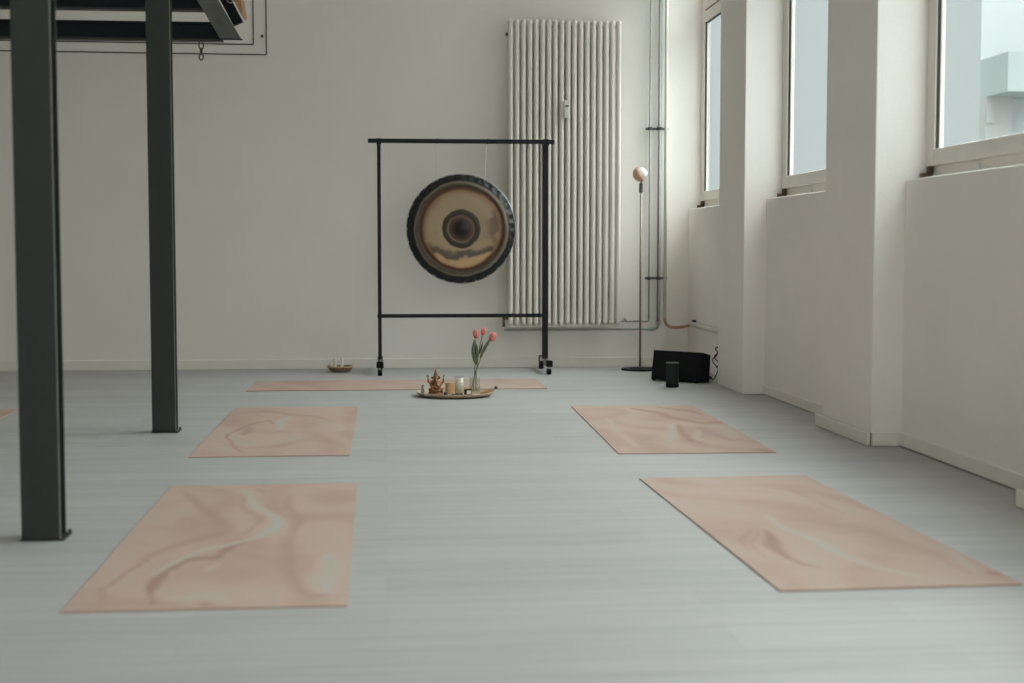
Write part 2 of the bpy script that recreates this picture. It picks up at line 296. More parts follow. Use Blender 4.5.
# ------------------------------------------------------------------ room
XL, XR, YN, YB, ZC = -4.6, 2.17, -3.6, 10.62, 3.55
XPAR, XFR, XOUT = 2.31, 2.40, 2.447
LEDGE, WTOP = 1.192, 3.30
bm = B(); box(bm, XL - 0.2, XOUT, YN - 0.2, YB + 0.3, -0.2, 0); struct('floor', bm, M['floor'])
bm = B(); box(bm, XL - 0.2, XOUT, YN - 0.2, YB + 0.3, ZC, ZC + 0.2); struct('ceiling', bm, M['ceiling'])
bm = B(); box(bm, XL - 0.2, -0.24, YB - 0.006, YB + 0.3, 0, ZC); box(bm, -0.24, 2.115, YB, YB + 0.3, 0, ZC); box(bm, 2.115, XPAR, YB + 0.10, YB + 0.3, 0, ZC)
box(bm, XPAR, XOUT, YB + 0.10, YB + 0.3, 0, ZC)
struct('wall_back', bm, M['wall'])
bm = B(); box(bm, XL - 0.2, XL, YN, YB - 0.006, 0, ZC); struct('wall_left', bm, M['wall'])
fill_bays = [(-4.1, -2.35), (-1.95, -0.2), (0.2, 1.95)]; FZ0, FZ1 = 0.85, 3.25  # windows behind the camera, added to bring daylight onto the back wall
bm = B(); box(bm, XL - 0.2, XOUT, YN - 0.12, YN, 0, FZ0); box(bm, XL - 0.2, XOUT, YN - 0.12, YN, FZ1, ZC)
for a, b in ((XL - 0.2, -4.1), (-2.35, -1.95), (-0.2, 0.2), (1.95, XOUT)): box(bm, a, b, YN - 0.12, YN, FZ0, FZ1)
struct('wall_front', bm, M['wall'])
for i, (a, b) in enumerate(fill_bays):
    w = empty('window_%d' % (i + 7), ((a + b) / 2, YN - 0.06, FZ0), kind='structure')
    bm = B(); f = 0.07; y0, y1 = YN - 0.09, YN - 0.03
    box(bm, a, a + f, y0, y1, FZ0, FZ1); box(bm, b - f, b, y0, y1, FZ0, FZ1); box(bm, a + f, b - f, y0, y1, FZ0, FZ0 + f); box(bm, a + f, b - f, y0, y1, FZ1 - f, FZ1)
    box(bm, (a + b) / 2 - 0.04, (a + b) / 2 + 0.04, y0, y1, FZ0 + f, FZ1 - f)
    kid('window_frame', bm, M['frame'], w, bevel=0.004)
    for xa_, xb_ in ((a + f, (a + b) / 2 - 0.04), ((a + b) / 2 + 0.04, b - f)):
        bm = B(); box(bm, xa_ - 0.01, xb_ + 0.01, YN - 0.063, YN - 0.057, FZ0 + f - 0.01, FZ1 - f + 0.01); kid('pane', bm, M['glass'], w)
# right wall: piers (face XR), parapets under the windows (face XPAR), lintel
piers = [(8.49, 9.14), (6.18, 6.895), (3.86, 4.575), (1.54, 2.255), (-0.78, -0.065), (-3.6, -2.385)]
bays = [(9.14, YB + 0.10), (6.895, 8.49), (4.575, 6.18), (2.255, 3.86), (-0.065, 1.54), (-2.385, -0.78)]
bm = B()
for a, b in piers: box(bm, XR, XOUT, a, b, 0, ZC)
for a, b in bays:
    box(bm, XPAR, XOUT, a, b, 0, LEDGE)
    box(bm, XR, XOUT, a, b, WTOP, ZC)
struct('wall_right', bm, M['wall'], bevel=0.006, seg=2)

# windows
def window(n, a, b):
    w = empty('window_%d' % n, (XFR, (a + b) / 2, LEDGE), kind='structure')
    x0, x1 = XFR, XFR + 0.044
    z0 = 1.25
    sw = 0.095
    bm = B()
    box(bm, x0, x1, a, a + sw, z0, WTOP); box(bm, x0, x1, b - sw, b, z0, WTOP)
    box(bm, x0, x1, a + sw, b - sw, z0, z0 + 0.073); box(bm, x0, x1, a + sw, b - sw, WTOP - 0.07, WTOP)
    box(bm, x0, x1, a + sw, b - sw, 2.585, 2.665); box(bm, x0, x1, a + sw, b - sw, 2.678, 2.76)
    kid('window_frame', bm, M['frame'], w, bevel=0.004)
    bm = B(); box(bm, x0 + 0.022, x1 + 0.05, a, b, LEDGE, z0); kid('sill_rail', bm, M['frame'], w, bevel=0.003)
    bm = B()   # dark gap between the lower and the upper sash, dark seals round the panes
    box(bm, x0 + 0.015, x1 - 0.01, a + 0.03, b - 0.03, 2.664, 2.679)
    kid('sash_gap', bm, M['gasket'], w)
    for zz0, zz1 in ((z0 + 0.073, 2.585), (2.76, WTOP - 0.07)):
        bm = B(); g = 0.009
        xa, xb = x0 + 0.008, x0 + 0.032
        box(bm, xa, xb, a + sw, a + sw + g, zz0, zz1); box(bm, xa, xb, b - sw - g, b - sw, zz0, zz1)
        box(bm, xa, xb, a + sw + g, b - sw - g, zz1 - g * 0.5, zz1)
        s = kid('seal', bm, M['gasket'], w)
        bm = B(); g2 = 0.020
        box(bm, xa + 0.008, xb - 0.002, a + sw + g, a + sw + g2, zz0, zz1 - 0.006); box(bm, xa + 0.008, xb - 0.002, b - sw - g2, b - sw - g, zz0, zz1 - 0.006)
        kid('glazing_bead', bm, M['frame'], w, bevel=0.002)
        bm = B(); box(bm, x1 - 0.010, x1 - 0.004, a + sw, b - sw, zz0, zz1)
        kid('pane', bm, M['glass'], w)
    # rusty angle at the far end of the sill and pale drain caps
    bm = B(); box(bm, x0 - 0.03, x0 + 0.03, b - 0.035, b - 0.012, LEDGE, LEDGE + 0.028); box(bm, x0 - 0.004, x0 + 0.02, b - 0.05, b - 0.02, LEDGE + 0.028, LEDGE + 0.058)
    box(bm, x0 - 0.012, x0 + 0.01, b - 0.085, b - 0.035, LEDGE, LEDGE + 0.008)
    k = kid('corner_bracket', bm, M['rust'], w, bevel=0.003); k['label'] = 'rusty brown corner bracket'
    for q in (0.52, 1.25):
        if b - q > a + 0.1:
            bm = B(); box(bm, x0 + 0.008, x0 + 0.03, b - q - 0.03, b - q + 0.02, LEDGE + 0.008, LEDGE + 0.05)
            kid('drain_cap', bm, M['label_white'], w, bevel=0.004)
    bm = B(); tube(bm, [(x0 + 0.01, a + 0.05, 1.95), (x0 - 0.035, a + 0.05, 1.95)], 0.012); box(bm, x0 - 0.045, x0 - 0.03, a + 0.038, a + 0.062, 1.82, 1.965)
    kid('window_handle', bm, M['frame'], w, bevel=0.003)
for i, (a, b) in enumerate(bays): window(i + 1, a, b)

# baseboards
bm = B(); box(bm, XL, 2.10, YB - 0.018, YB, 0, 0.072); struct('baseboard_back', bm, M['trim'], bevel=0.003)
bm = B()
box(bm, XPAR - 0.014, XPAR, 6.91, 8.478, 0.004, 0.058)
box(bm, XPAR - 0.014, XPAR, 4.60, 6.168, 0.005, 0.064)
box(bm, XR + 0.004, XPAR, 6.167, 6.180, 0.002, 0.062)
box(bm, XR + 0.004, XPAR, 8.477, 8.490, 0.002, 0.012)
struct('baseboard_right', bm, M['trim'], bevel=0.002)
tb = empty('trim_1', (XR, (6.172 + 6.95) / 2, 0), kind='structure')
bm = B(); box(bm, XR - 0.020, XR - 0.006, 6.172, 6.95, 0.003, 0.062); kid('board', bm, M['trim'], tb, bevel=0.0015)
bm = B(); box(bm, XR - 0.0062, XR - 0.0003, 6.172 + 0.004, 6.95 - 0.004, 0.001, 0.062 - 0.002); kid('gap_shade_strip', bm, M['gasket'], tb)  # dark strip added behind the board, stands in for shade in the gap
tb = empty('trim_2', (XR, (3.85 + 4.66) / 2, 0), kind='structure')
bm = B(); box(bm, XR - 0.020, XR - 0.006, 3.85, 4.66, 0.003, 0.064); kid('board', bm, M['trim'], tb, bevel=0.0015)
bm = B(); box(bm, XR - 0.0062, XR - 0.0003, 3.85 + 0.004, 4.66 - 0.004, 0.001, 0.064 - 0.002); kid('gap_shade_strip', bm, M['gasket'], tb)  # same painted gap shade behind the second board

# ------------------------------------------------------------------ outside
bm = B(); box(bm, 3.2, 60, -30, 95, -5.2, -5.0); o = struct('street_ground', bm, M['street'])
fb = empty('apartment_building', (14.0, 24.0, -5.0), label='pale apartment block with a green-grey balcony seen through the nearest window', cat='building')
bm = B(); box(bm, 10.27, 24, 24.0, 90, -5, 9); kid('wall', bm, M['facade'], fb)
bm = B(); box(bm, 10.20, 24.1, 23.9, 90, 9, 9.25); kid('roof_edge', bm, M['facade'], fb)
bm = B(); box(bm, 10.27, 11.9, 22.9, 24.0, 3.50, 3.62); kid('balcony_slab', bm, M['facade_green'], fb)
bm = B(); box(bm, 10.27, 11.9, 22.9, 23.0, 3.62, 4.15); box(bm, 10.27, 10.37, 23.0, 24.0, 3.62, 4.15); kid('balcony_parapet', bm, M['facade_green'], fb)
bm = B(); box(bm, 10.27, 10.75, 23.75, 24.0, 0.5, 3.5); kid('corner_pilaster', bm, M['facade_beige'], fb)
bm = B(); box(bm, 10.27, 10.42, 23.72, 23.76, 3.05, 3.28); kid('vent_window', bm, M['facade_beige'], fb)
for zz in (-1.6, 1.0, 4.7, 7.0):
    for xx in (12.6, 15.4, 18.2):
        bm = B(); box(bm, xx, xx + 1.3, 23.97, 24.02, zz, zz + 1.4); f = kid('window', bm, M['facade'], fb)
        bm = B(); box(bm, xx + 0.08, xx + 1.22, 23.94, 23.975, zz + 0.08, zz + 1.32); g = link('pane', bm, M['facade_green'], f)

# ------------------------------------------------------------------ yoga mats
from mathutils import noise as mnoise
def marble(key, x, y, w):
    n = Vector((x * 2.6, y * 1.7, key * 3.7))
    wx = x + 0.035 * mnoise.noise(n * 1.6); wy = y + 0.09 * mnoise.noise(n * 1.6 + Vector((9, 4, 2)))
    v = 0.30 * mnoise.noise(Vector((wx * 2.4 + 3 * mnoise.noise(n * 0.7), wy * 1.0, key))) + 0.16 * math.sin(14 * (wx + 0.35 * wy) + 6 * mnoise.noise(n))
    for s_, wd, pts in STROKES.get(key, []):
        d = 9.0; tt = 0
        L_ = len(pts) - 1
        for i in range(L_):
            (ax_, ay_), (bx_, by_) = pts[i], pts[i + 1]
            # distances along the mat count less: the veins are drawn out along its length
            k = 0.42
            dx, dy = bx_ - ax_, (by_ - ay_) * k; px_, py_ = wx - ax_, (wy - ay_) * k
            t = max(0, min(1, (px_ * dx + py_ * dy) / (dx * dx + dy * dy + 1e-9)))
            q = math.hypot(px_ - t * dx, py_ - t * dy)
            if q < d: d = q; tt = (i + t) / L_
        taper = 0.45 + 0.55 * math.sin(pi * min(1, max(0, tt)))
        ww = wd * 0.5 * taper
        v = v * (1 - 0.5 * math.exp(-(d / ww) ** 2)) + s_ * math.exp(-(d / ww) ** 2)
    return max(-1, min(1, v))
def yoga(cx, cy, w, h, ang, label, key):
    nx, ny = 60, 150
    bm = B(); g = []; vals = []
    for j in range(ny + 1):
        for i in range(nx + 1):
            x, y = (i / nx - 0.5) * w, (j / ny - 0.5) * h
            g.append(bm.verts.new((x, y, 0.0045))); vals.append(marble(key, x, y, w))
    for j in range(ny):
        for i in range(nx):
            a = j * (nx + 1) + i; bm.faces.new((g[a], g[a + 1], g[a + nx + 2], g[a + nx + 1]))
    edge = [i for i in range(nx + 1)] + [j * (nx + 1) + nx for j in range(1, ny + 1)] + [ny * (nx + 1) + i for i in range(nx - 1, -1, -1)] + [j * (nx + 1) for j in range(ny - 1, 0, -1)]
    lo = []
    for e_ in edge:
        c = g[e_].co; lo.append(bm.verts.new((c.x * 1.0006, c.y * 1.0006, 0))); vals.append(-0.6)
    for k in range(len(edge)):
        k2 = (k + 1) % len(edge); bm.faces.new((g[edge[k]], lo[k], lo[k2], g[edge[k2]]))
    bm.faces.new(list(reversed(lo)))
    o = link('yoga_mat', bm, M['mat'], loc=(cx, cy, 0.0003), rot=(0, 0, radians(ang)))
    at = o.data.attributes.new('marble', 'FLOAT', 'POINT')
    for i, v in enumerate(vals): at.data[i].value = v
    return tag(o, label, 'yoga mat', 'marbled pink yoga mats laid on the floor')
yoga(-0.4475, 4.41, 0.690, 1.85, 0.3, 'pink marbled yoga mat nearest the dark posts, front left on the floor', 1)
yoga(-0.495, 7.03, 0.680, 1.89, 0, 'pink marbled yoga mat behind the front left one, between it and the wall', 2)
yoga(1.364, 6.95, 0.688, 1.87, -1.2, 'pink marbled yoga mat in front of the black box speaker, back right', 3)
yoga(1.318, 4.457, 0.656, 1.82, 1.26, 'pink marbled yoga mat closest to the camera on the right, beside the window wall', 4)
yoga(0.079, 9.265, 1.885, 0.665, 0, 'pink yoga mat lying crosswise in front of the gong, behind the tray', 5)
yoga(-2.355, 7.085, 0.69, 1.87, 0, 'pink yoga mat at the left edge, mostly hidden behind the nearer dark post', 6)

# ------------------------------------------------------------------ steel posts
def post(x0, x1, yf, label):
    p = empty('steel_post', ((x0 + x1) / 2, yf, 0), label=label, cat='post', group='dark grey steel posts on the left')
    d, t = 0.095, 0.009
    bm = B(); box(bm, x0, x1, yf, yf + t, 0.006, ZC - 0.001); kid('front_flange', bm, M['steel'], p, bevel=0.002)
    bm = B(); box(bm, x0 + 0.004, x1 - 0.002, yf + d - t, yf + d, 0.006, ZC - 0.001); kid('back_flange', bm, M['steel'], p, bevel=0.002)
    xc = (x0 + x1) / 2
    bm = B(); box(bm, xc - 0.004, xc + 0.004, yf + t, yf + d - t, 0.006, ZC - 0.001); kid('web', bm, M['steel'], p)
    bm = B(); box(bm, x1 - 0.002, x1 + 0.0015, yf - 0.001, yf + 0.005, 0.006, ZC - 0.002); kid('flange_edge', bm, M['steel_edge'], p)['label'] = 'front flange edge, painted paler as if lit'  # pale strip paints in the light along the flange edge
    bm = B(); box(bm, x0 - 0.003, x1 + 0.012, yf - 0.003, yf + d + 0.015, 0.0, 0.006); kid('base_plate', bm, M['steel'], p, bevel=0.001)
    for xx in (x0 + 0.001, x1 + 0.006):
        bm = B(); tube(bm, [(xx, yf + d + 0.008, 0.005), (xx, yf + d + 0.008, 0.016)], 0.006, 6); kid('bolt', bm, M['clamp'], p)
post(-1.100, -0.985, 4.37, 'nearer thick dark grey steel post, leftmost, standing on the floor')
post(-1.120, -1.008, 6.93, 'farther dark grey steel post, right of the nearer one, standing on the floor')

# loft beams and stair overhead, top left
def beam(z0, z1, y, label, xr):
    p = empty('steel_beam', (-2.5, y, z0), label=label, cat='beam', group='dark steel channel beams overhead on the left')
    bm = B(); box(bm, XL + 0.002, xr, y + 0.02, y + 0.028, z0 + 0.010, z1 - 0.010); kid('web', bm, M['navy'], p)  # dark navy web, with the shade of the recess painted in
    bm = B(); box(bm, XL + 0.002, xr, y, y + 0.06, z0, z0 + 0.012); kid('bottom_flange', bm, M['steel'], p, bevel=0.0015)
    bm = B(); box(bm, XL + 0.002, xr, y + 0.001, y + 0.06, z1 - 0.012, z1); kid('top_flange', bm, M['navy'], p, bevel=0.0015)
beam(2.027, 2.130, 8.02, 'lower of the two dark steel beams overhead, with a chain hook under it', -0.882)
beam(2.190, 2.310, 8.02, 'upper of the two dark steel beams overhead, cut by the top of the photo', -0.948)

st = empty('loft_stair', (-0.85, 8.0, 2.028), label='grey steel stair end slanting down from the top left, cut off level', cat='stair')
Y0 = 8.0
dz = 1.2; sl = (1.009 - 0.893) / (2.244 - 2.046)      # x step per metre of rise
xl, xr_ = -0.888, -0.774
def para(bm, xa, xb, za, zb, ya, yb):
    f = lambda x, z: x - sl * (z - 2.028)
    hexa(bm, [(f(xa, za), ya, za), (f(xb, za), ya, za), (f(xb, za), yb, za), (f(xa, za), yb, za), (f(xa, zb), ya, zb), (f(xb, zb), ya, zb), (f(xb, zb), yb, zb), (f(xa, zb), yb, zb)])
bm = B(); para(bm, xl, xr_ - 0.005, 2.037, 3.4, Y0, Y0 + 0.008); kid('stringer', bm, M['stringer'], st, bevel=0.001)
bm = B(); para(bm, xr_ - 0.005, xr_ + 0.001, 2.037, 3.4, Y0 - 0.002, Y0 + 0.05); kid('stringer_flange', bm, M['steel_edge'], st)['label'] = 'stringer edge, painted bright as if lit'  # light on the stringer's right edge is put into its colour
bm = B(); para(bm, xl + 0.002, xr_ + 0.006, 2.032, 2.0375, Y0 - 0.002, Y0 + 0.018); kid('bottom_plate', bm, M['steel'], st)
# the far stringer: black bar with its end cut, wooden tread edge on it
ax, az = -0.840, 2.214; ux, uz = -0.30, 0.954
s2 = 0.5
e1 = Vector((-0.882, 0, 2.204)); e2 = Vector((-0.828, 0, 2.229)); du = Vector((-0.55, 0, 1.05)).normalized()
bm = B()
a, b_, L = e1, e2, 1.3
a2, b2 = a + du * L, b_ + du * L
hexa(bm, [(a.x, 8.6, a.z), (b_.x, 8.6, b_.z), (b_.x, 8.66, b_.z), (a.x, 8.66, a.z), (a2.x, 8.6, a2.z), (b2.x, 8.6, b2.z), (b2.x, 8.66, b2.z), (a2.x, 8.66, a2.z)])
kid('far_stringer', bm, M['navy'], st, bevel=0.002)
c1 = Vector((-0.845, 0, 2.288)); c2 = Vector((-0.832, 0, 2.302))
bm = B(); d1, d2 = c1 + Vector((-0.15, 0, 1.0)) * 1.0, c2 + Vector((-0.05, 0, 1.0)) * 1.0
hexa(bm, [(-0.846, 8.668, 2.284), (-0.833, 8.668, 2.298), (-0.833, 8.95, 2.298), (-0.846, 8.95, 2.284), (-0.905, 8.668, 2.40), (-0.850, 8.668, 2.40), (-0.850, 8.95, 2.40), (-0.905, 8.95, 2.40)])
kid('tread', bm, M['treadwood'], st, bevel=0.002)
bm = B(); tube(bm, [(-0.895 + 0.020 * cos(t), 8.575 , 2.352 + 0.024 * sin(t)) for t in [2 * pi * i / 20 for i in range(21)]], 0.0035, 8, cap=False); kid('cable_loop', bm, M['chrome'], st)
bm = B(); tube(bm, [(-0.895, 8.57, 2.36), (-0.895, 8.61, 2.36)], 0.009, 10); kid('end_knob', bm, M['copper'], st)
for q in (0.04, 0.085, 0.13):
    bm = B(); zq = 2.06 + q * 1.5; xq = -0.80 - sl * (zq - 2.028) ; tube(bm, [(xq, 7.994, zq), (xq, 8.002, zq)], 0.004, 8); kid('rivet', bm, M['steel_edge'], st)

hk = empty('chain_hook', (-1.002, 8.05, 2.027), label='small dark chain hook hanging under the lower beam', cat='hook')
def linkshape(cx, z0, z1, w, flip):
    pts = []
    zc, hh = (z0 + z1) / 2, (z1 - z0) / 2
    for i in range(21):
        t = 2 * pi * i / 20; a = w * cos(t); c = zc + hh * sin(t)
        pts.append((cx + (a * 0.25 if flip else a), 8.05 + (a if flip else 0), c))
    return pts
bm = B(); tube(bm, linkshape(-1.002, 1.983, 2.029, 0.012, False), 0.0038, 8, cap=False); kid('shackle', bm, M['clamp'], hk)
bm = B(); tube(bm, linkshape(-1.002, 1.957, 1.990, 0.009, True), 0.0045, 8, cap=False); kid('chain_link', bm, M['clamp'], hk)
bm = B(); tube(bm, linkshape(-1.002, 1.926, 1.961, 0.011, False), 0.0040, 8, cap=False); kid('hook', bm, M['clamp'], hk)

# cables on the back wall, top left
def cable(pts, label):
    bm = B(); tube(bm, pts, 0.0042, 8); o = link('wall_cable', bm, M['clamp']); return tag(o, label, 'cable', 'thin cables run around the corner on the back wall')
yw = YB - 0.011
def corner(x, z, r=0.007): return [(x - r, yw, z)] + [tuple(p) for p in arc((x - r, yw, z), (x, yw, z), (x, yw, z + r), 5)][1:]
cable([(XL + 0.01, yw, 2.39)] + corner(-0.945, 2.375) + [(-0.945, yw, ZC - 0.002)], 'inner thin dark cable on the back wall, bending up just right of the stair end')
cable([(XL + 0.01, yw, 2.315)] + corner(-0.852, 2.302) + [(-0.852, yw, ZC - 0.002)], 'outer thin dark cable on the back wall, lowest and farthest right')
bm = B(); tube(bm, [(-0.882, YB - 0.006, 2.436), (-0.882, YB - 0.022, 2.436)], 0.011, 10); tag(link('wall_screw', bm, M['clamp']), 'small dark screw head in the wall between the two cables', 'screw')

# ------------------------------------------------------------------ radiator
rad = empty('tubular_radiator', (1.33, 10.50, 0.31), label='tall cream column radiator fixed to the back wall behind the gong stand', cat='radiator')
n = 18; x0, x1 = 0.926, 1.728; rz0, rz1 = 0.335, 2.553
for i in range(n):
    x = x0 + (x1 - x0) * i / (n - 1)
    bm = B()
    for yy in (10.486, 10.522, 10.560):
        tube(bm, [(x, yy, rz0 + 0.02), (x, yy, rz1 - 0.02)], 0.0175 if yy < 10.5 else 0.0125, 16, cap=False)
    # bullnose ends
    for zz, s in ((rz0 + 0.02, -1), (rz1 - 0.02, 1)):
        pth = arc((x, 10.486, zz), (x, 10.480, zz + s * 0.022), (x, 10.505, zz + s * 0.022), 6)
        tube(bm, pth + [(x, 10.545, zz + s * 0.022)] + arc((x, 10.545, zz + s * 0.022), (x, 10.566, zz + s * 0.022), (x, 10.560, zz), 6), [0.0175] * 4 + [0.015] * 4 + [0.0125] * 7, 14)
    link('column', bm, M['radiator'], rad, smooth=True).location = -rad.location
for zz, nm in ((rz0 + 0.012, 'bottom_header'), (rz1 - 0.03, 'top_header')):
    bm = B(); tube(bm, [(x0 - 0.01, 10.535, zz), (x1 + 0.01, 10.535, zz)], 0.012, 14); kid(nm, bm, M['radiator'], rad, smooth=False)
bm = B(); box(bm, x0 - 0.02, x1 + 0.015, 10.500, 10.545, 0.306, 0.332); kid('bottom_rail', bm, M['radiator'], rad, bevel=0.006)
for xx in (x0 + 0.06, x1 - 0.06):
    for zz in (0.55, 2.35):
        bm = B(); box(bm, xx - 0.015, xx + 0.015, 10.57, YB + 0.002, zz - 0.02, zz + 0.02); kid('wall_bracket', bm, M['radiator'], rad, bevel=0.003)
bm = B(); tube(bm, [(x0 - 0.012, 10.522, 2.46), (x0 - 0.034, 10.522, 2.46)], 0.013, 12); kid('vent_plug', bm, M['clamp'], rad)
bm = B(); tube(bm, [(x0 - 0.015, 10.522, 0.375), (x0 - 0.055, 10.522, 0.375)], 0.012, 12); tube(bm, [(x0 - 0.048, 10.522, 0.385), (x0 - 0.048, 10.522, 0.31)], 0.010, 12); kid('valve', bm, M['rust'], rad)['label'] = 'brownish valve at the lower left corner'
hm = empty('heat_meter', (1.335, 10.46, 1.845), label='small white heat meter clipped on the radiator columns', cat='meter')
bm = B(); box(bm, 1.315, 1.357, 10.437, 10.463, 1.845, 1.975); kid('housing', bm, M['label_white'], hm, bevel=0.006)
bm = B(); box(bm, 1.325, 1.349, 10.4345, 10.438, 1.928, 1.940); kid('display', bm, M['clamp'], hm)
bm = B(); box(bm, 1.326, 1.348, 10.435, 10.438, 1.868, 1.898); kid('sticker', bm, M['trim'], hm)

# ------------------------------------------------------------------ pipes right of the radiator
yp = 10.575
def pipe(name, pts, r, m, label, cat='pipe', group=None):
    bm = B(); tube(bm, pts, r, 14); return tag(link(name, bm, m, smooth=True), label, cat, group)
G = 'heating pipes beside the radiator'
pipe('heating_pipe', [(1.981, yp, ZC - 0.002), (1.981, yp, 0.36)] + arc((1.981, yp, 0.36), (1.981, yp, 0.345), (1.965, yp, 0.345), 5) + [(1.856, yp, 0.345)], 0.0080, M['steelpipe'], 'thin grey pipe nearest the radiator, turning left to the small valve', group=G)
pipe('heating_pipe', [(2.054, yp, ZC - 0.002), (2.054, yp, 0.34)] + arc((2.054, yp, 0.34), (2.054, yp, 0.285), (1.995, yp, 0.285), 8) + [(1.96, yp, 0.285), (0.885, yp, 0.283)], [0.0145] * 11 + [0.0080, 0.0080], M['steelpipe'], 'thick greenish grey pipe in the corner, bending left and running under the radiator', group=G)
pipe('heating_pipe', [(2.099, yp - 0.01, ZC - 0.002), (2.099, yp - 0.01, 0.36)], 0.0125, M['pipe'], 'cream painted pipe rightmost in the corner, above the copper bend', group=G)
pipe('copper_bend', [(2.099, yp - 0.012, 0.372)] + arc((2.099, yp - 0.012, 0.36), (2.105, yp - 0.02, 0.295), (2.18, 10.52, 0.300), 8) + arc((2.18, 10.52, 0.300), (2.25, 10.50, 0.305), (2.287, 10.46, 0.326), 6)[1:], 0.0115, M['copper'], 'orange copper pipe bend crossing the corner under the cream pipe')
pipe('parapet_pipe', [(2.283, 10.46, 0.326), (2.283, 9.16, 0.326)], 0.0190, M['pipe'], 'cream pipe running along the wall under the far window')
bm = B(); tube(bm, [(2.289, 10.45, 0.326), (2.289, 10.41, 0.326)], 0.019, 6); box(bm, 2.279, XPAR + 0.001, 10.425, 10.437, 0.318, 0.36)
tag(link('pipe_coupling', bm, M['clamp'], bevel=0.002), 'dark coupling with a bracket where the copper bend meets the cream pipe', 'coupling')
for z, w in ((1.785, 'upper'), (0.668, 'lower')):
    c = empty('pipe_clamp', (2.02, YB - 0.001, z), label='%s dark metal clamp holding the pipes to the corner wall' % w, cat='pipe clamp', group='clamps on the heating pipes')
    bm = B(); box(bm, 1.950, 2.120, yp + 0.016, yp + 0.022, z - 0.008, z + 0.008); box(bm, 1.995, 2.008, yp + 0.02, YB + 0.001, z - 0.008, z + 0.008); kid('bar', bm, M['clamp'], c)
    for x, r in ((1.981, 0.0095), (2.054, 0.016)):
        bm = B(); lathe(bm, [(r, -0.011), (r + 0.007, -0.011), (r + 0.007, 0.011), (r, 0.011)], 20, Matrix.Translation((x, yp, z)), closed=True); kid('ring', bm, M['clamp'], c)
        for s in (-1, 1):
            bm = B(); tube(bm, [(x + s * (r + 0.012), yp - 0.012, z), (x + s * (r + 0.012), yp + 0.02, z)], 0.005, 8); kid('screw', bm, M['clamp'], c)
vl = empty('radiator_valve', (1.80, yp, 0.345), label='small pale valve between the radiator foot and the thin pipe', cat='valve')
bm = B(); tube(bm, [(1.772, yp, 0.345), (1.852, yp, 0.345)], 0.007, 10); kid('body', bm, M['chrome'], vl)
bm = B(); tube(bm, [(1.800, yp - 0.03, 0.362), (1.800, yp + 0.04, 0.362)], 0.006, 8); tube(bm, [(1.782, yp - 0.03, 0.372), (1.818, yp - 0.03, 0.340)], 0.005, 8); kid('handle', bm, M['chrome'], vl)

# ------------------------------------------------------------------ gong stand
Yg = 10.2
gs = empty('gong_stand', (0.555, Yg, 0), label='black square tube gong stand on castors in front of the radiator', cat='gong stand')
xa, xb = -0.038, 1.152
def sq(bm, p, q, w, d):
    x0_, x1_ = sorted((p[0], q[0])); z0_, z1_ = sorted((p[2], q[2]))
    if x1_ - x0_ > z1_ - z0_: box(bm, x0_, x1_, p[1] - d / 2, p[1] + d / 2, p[2] - w / 2, p[2] + w / 2)
    else: box(bm, p[0] - w / 2, p[0] + w / 2, p[1] - d / 2, p[1] + d / 2, z0_, z1_)
bm = B(); sq(bm, (-0.115, Yg - 0.016, 1.652), (1.213, Yg - 0.016, 1.652), 0.030, 0.030); kid('top_bar', bm, M['black'], gs, bevel=0.003)
bm = B(); sq(bm, (-0.055, Yg - 0.016, 0.410), (1.150, Yg - 0.016, 0.410), 0.026, 0.026); kid('lower_bar', bm, M['black'], gs, bevel=0.003)
for x, lw in ((xa, 0.026), (xb, 0.042)):
    bm = B(); box(bm, x - lw / 2, x + lw / 2, Yg, Yg + 0.03, 0.095, 1.637); kid('upright', bm, M['black'], gs, bevel=0.003)
    bm = B(); box(bm, x - lw / 2 - 0.003, x + lw / 2 + 0.003, Yg - 0.033, Yg + 0.033, 1.625, 1.670); kid('corner_fitting', bm, M['black'], gs, bevel=0.003)
    bm = B(); box(bm, x - 0.014, x + 0.014, 9.97, 10.46, 0.062, 0.094); f = kid('foot', bm, M['chrome'], gs, bevel=0.003); f['label'] = 'grey metal foot bar'
    for yy in (9.965, 10.465):
        bm = B(); box(bm, x - 0.019, x + 0.019, yy - 0.012, yy + 0.012, 0.055, 0.1); c = link('end_cap', bm, M['rubber'], f, bevel=0.003)
        bm = B(); tube(bm, [(x - 0.016, yy, 0.0215), (x + 0.016, yy, 0.0215)], 0.0215, 20); c = link('castor', bm, M['rubber'], f, bevel=0.002)
        bm = B(); box(bm, x - 0.005, x + 0.005, yy - 0.006, yy + 0.006, 0.02, 0.06); c = link('castor_stem', bm, M['chrome'], f)
    for s in ((-1, 1) if x > 0 else (-1, 1)):
        off = 0.034 if x > 0 else 0.012
        bm = B(); box(bm, x + s * off - 0.014, x + s * off + 0.014, 10.135, 10.165, 0.040, 0.082); kid('clamp_block', bm, M['rubber'], gs, bevel=0.003)
    if x > 0:
        bm = B(); box(bm, x - 0.03, x + 0.03, 10.145, 10.157, 0.052, 0.068); kid('clamp_bar', bm, M['chrome'], gs)
for x in (0.375, 0.735):
    bm = B(); tube(bm, [(x + 0.017 * cos(t), Yg - 0.016 + 0.019 * 0, 1.652 + 0.018 * sin(t)) for t in [0]] + [(x + 0.017, Yg - 0.016, 1.652)], 0.001) if False else box(bm, x - 0.004, x + 0.004, Yg - 0.034, Yg + 0.002, 1.634, 1.672); kid('hanging_ring', bm, M['black'], gs, bevel=0.002)

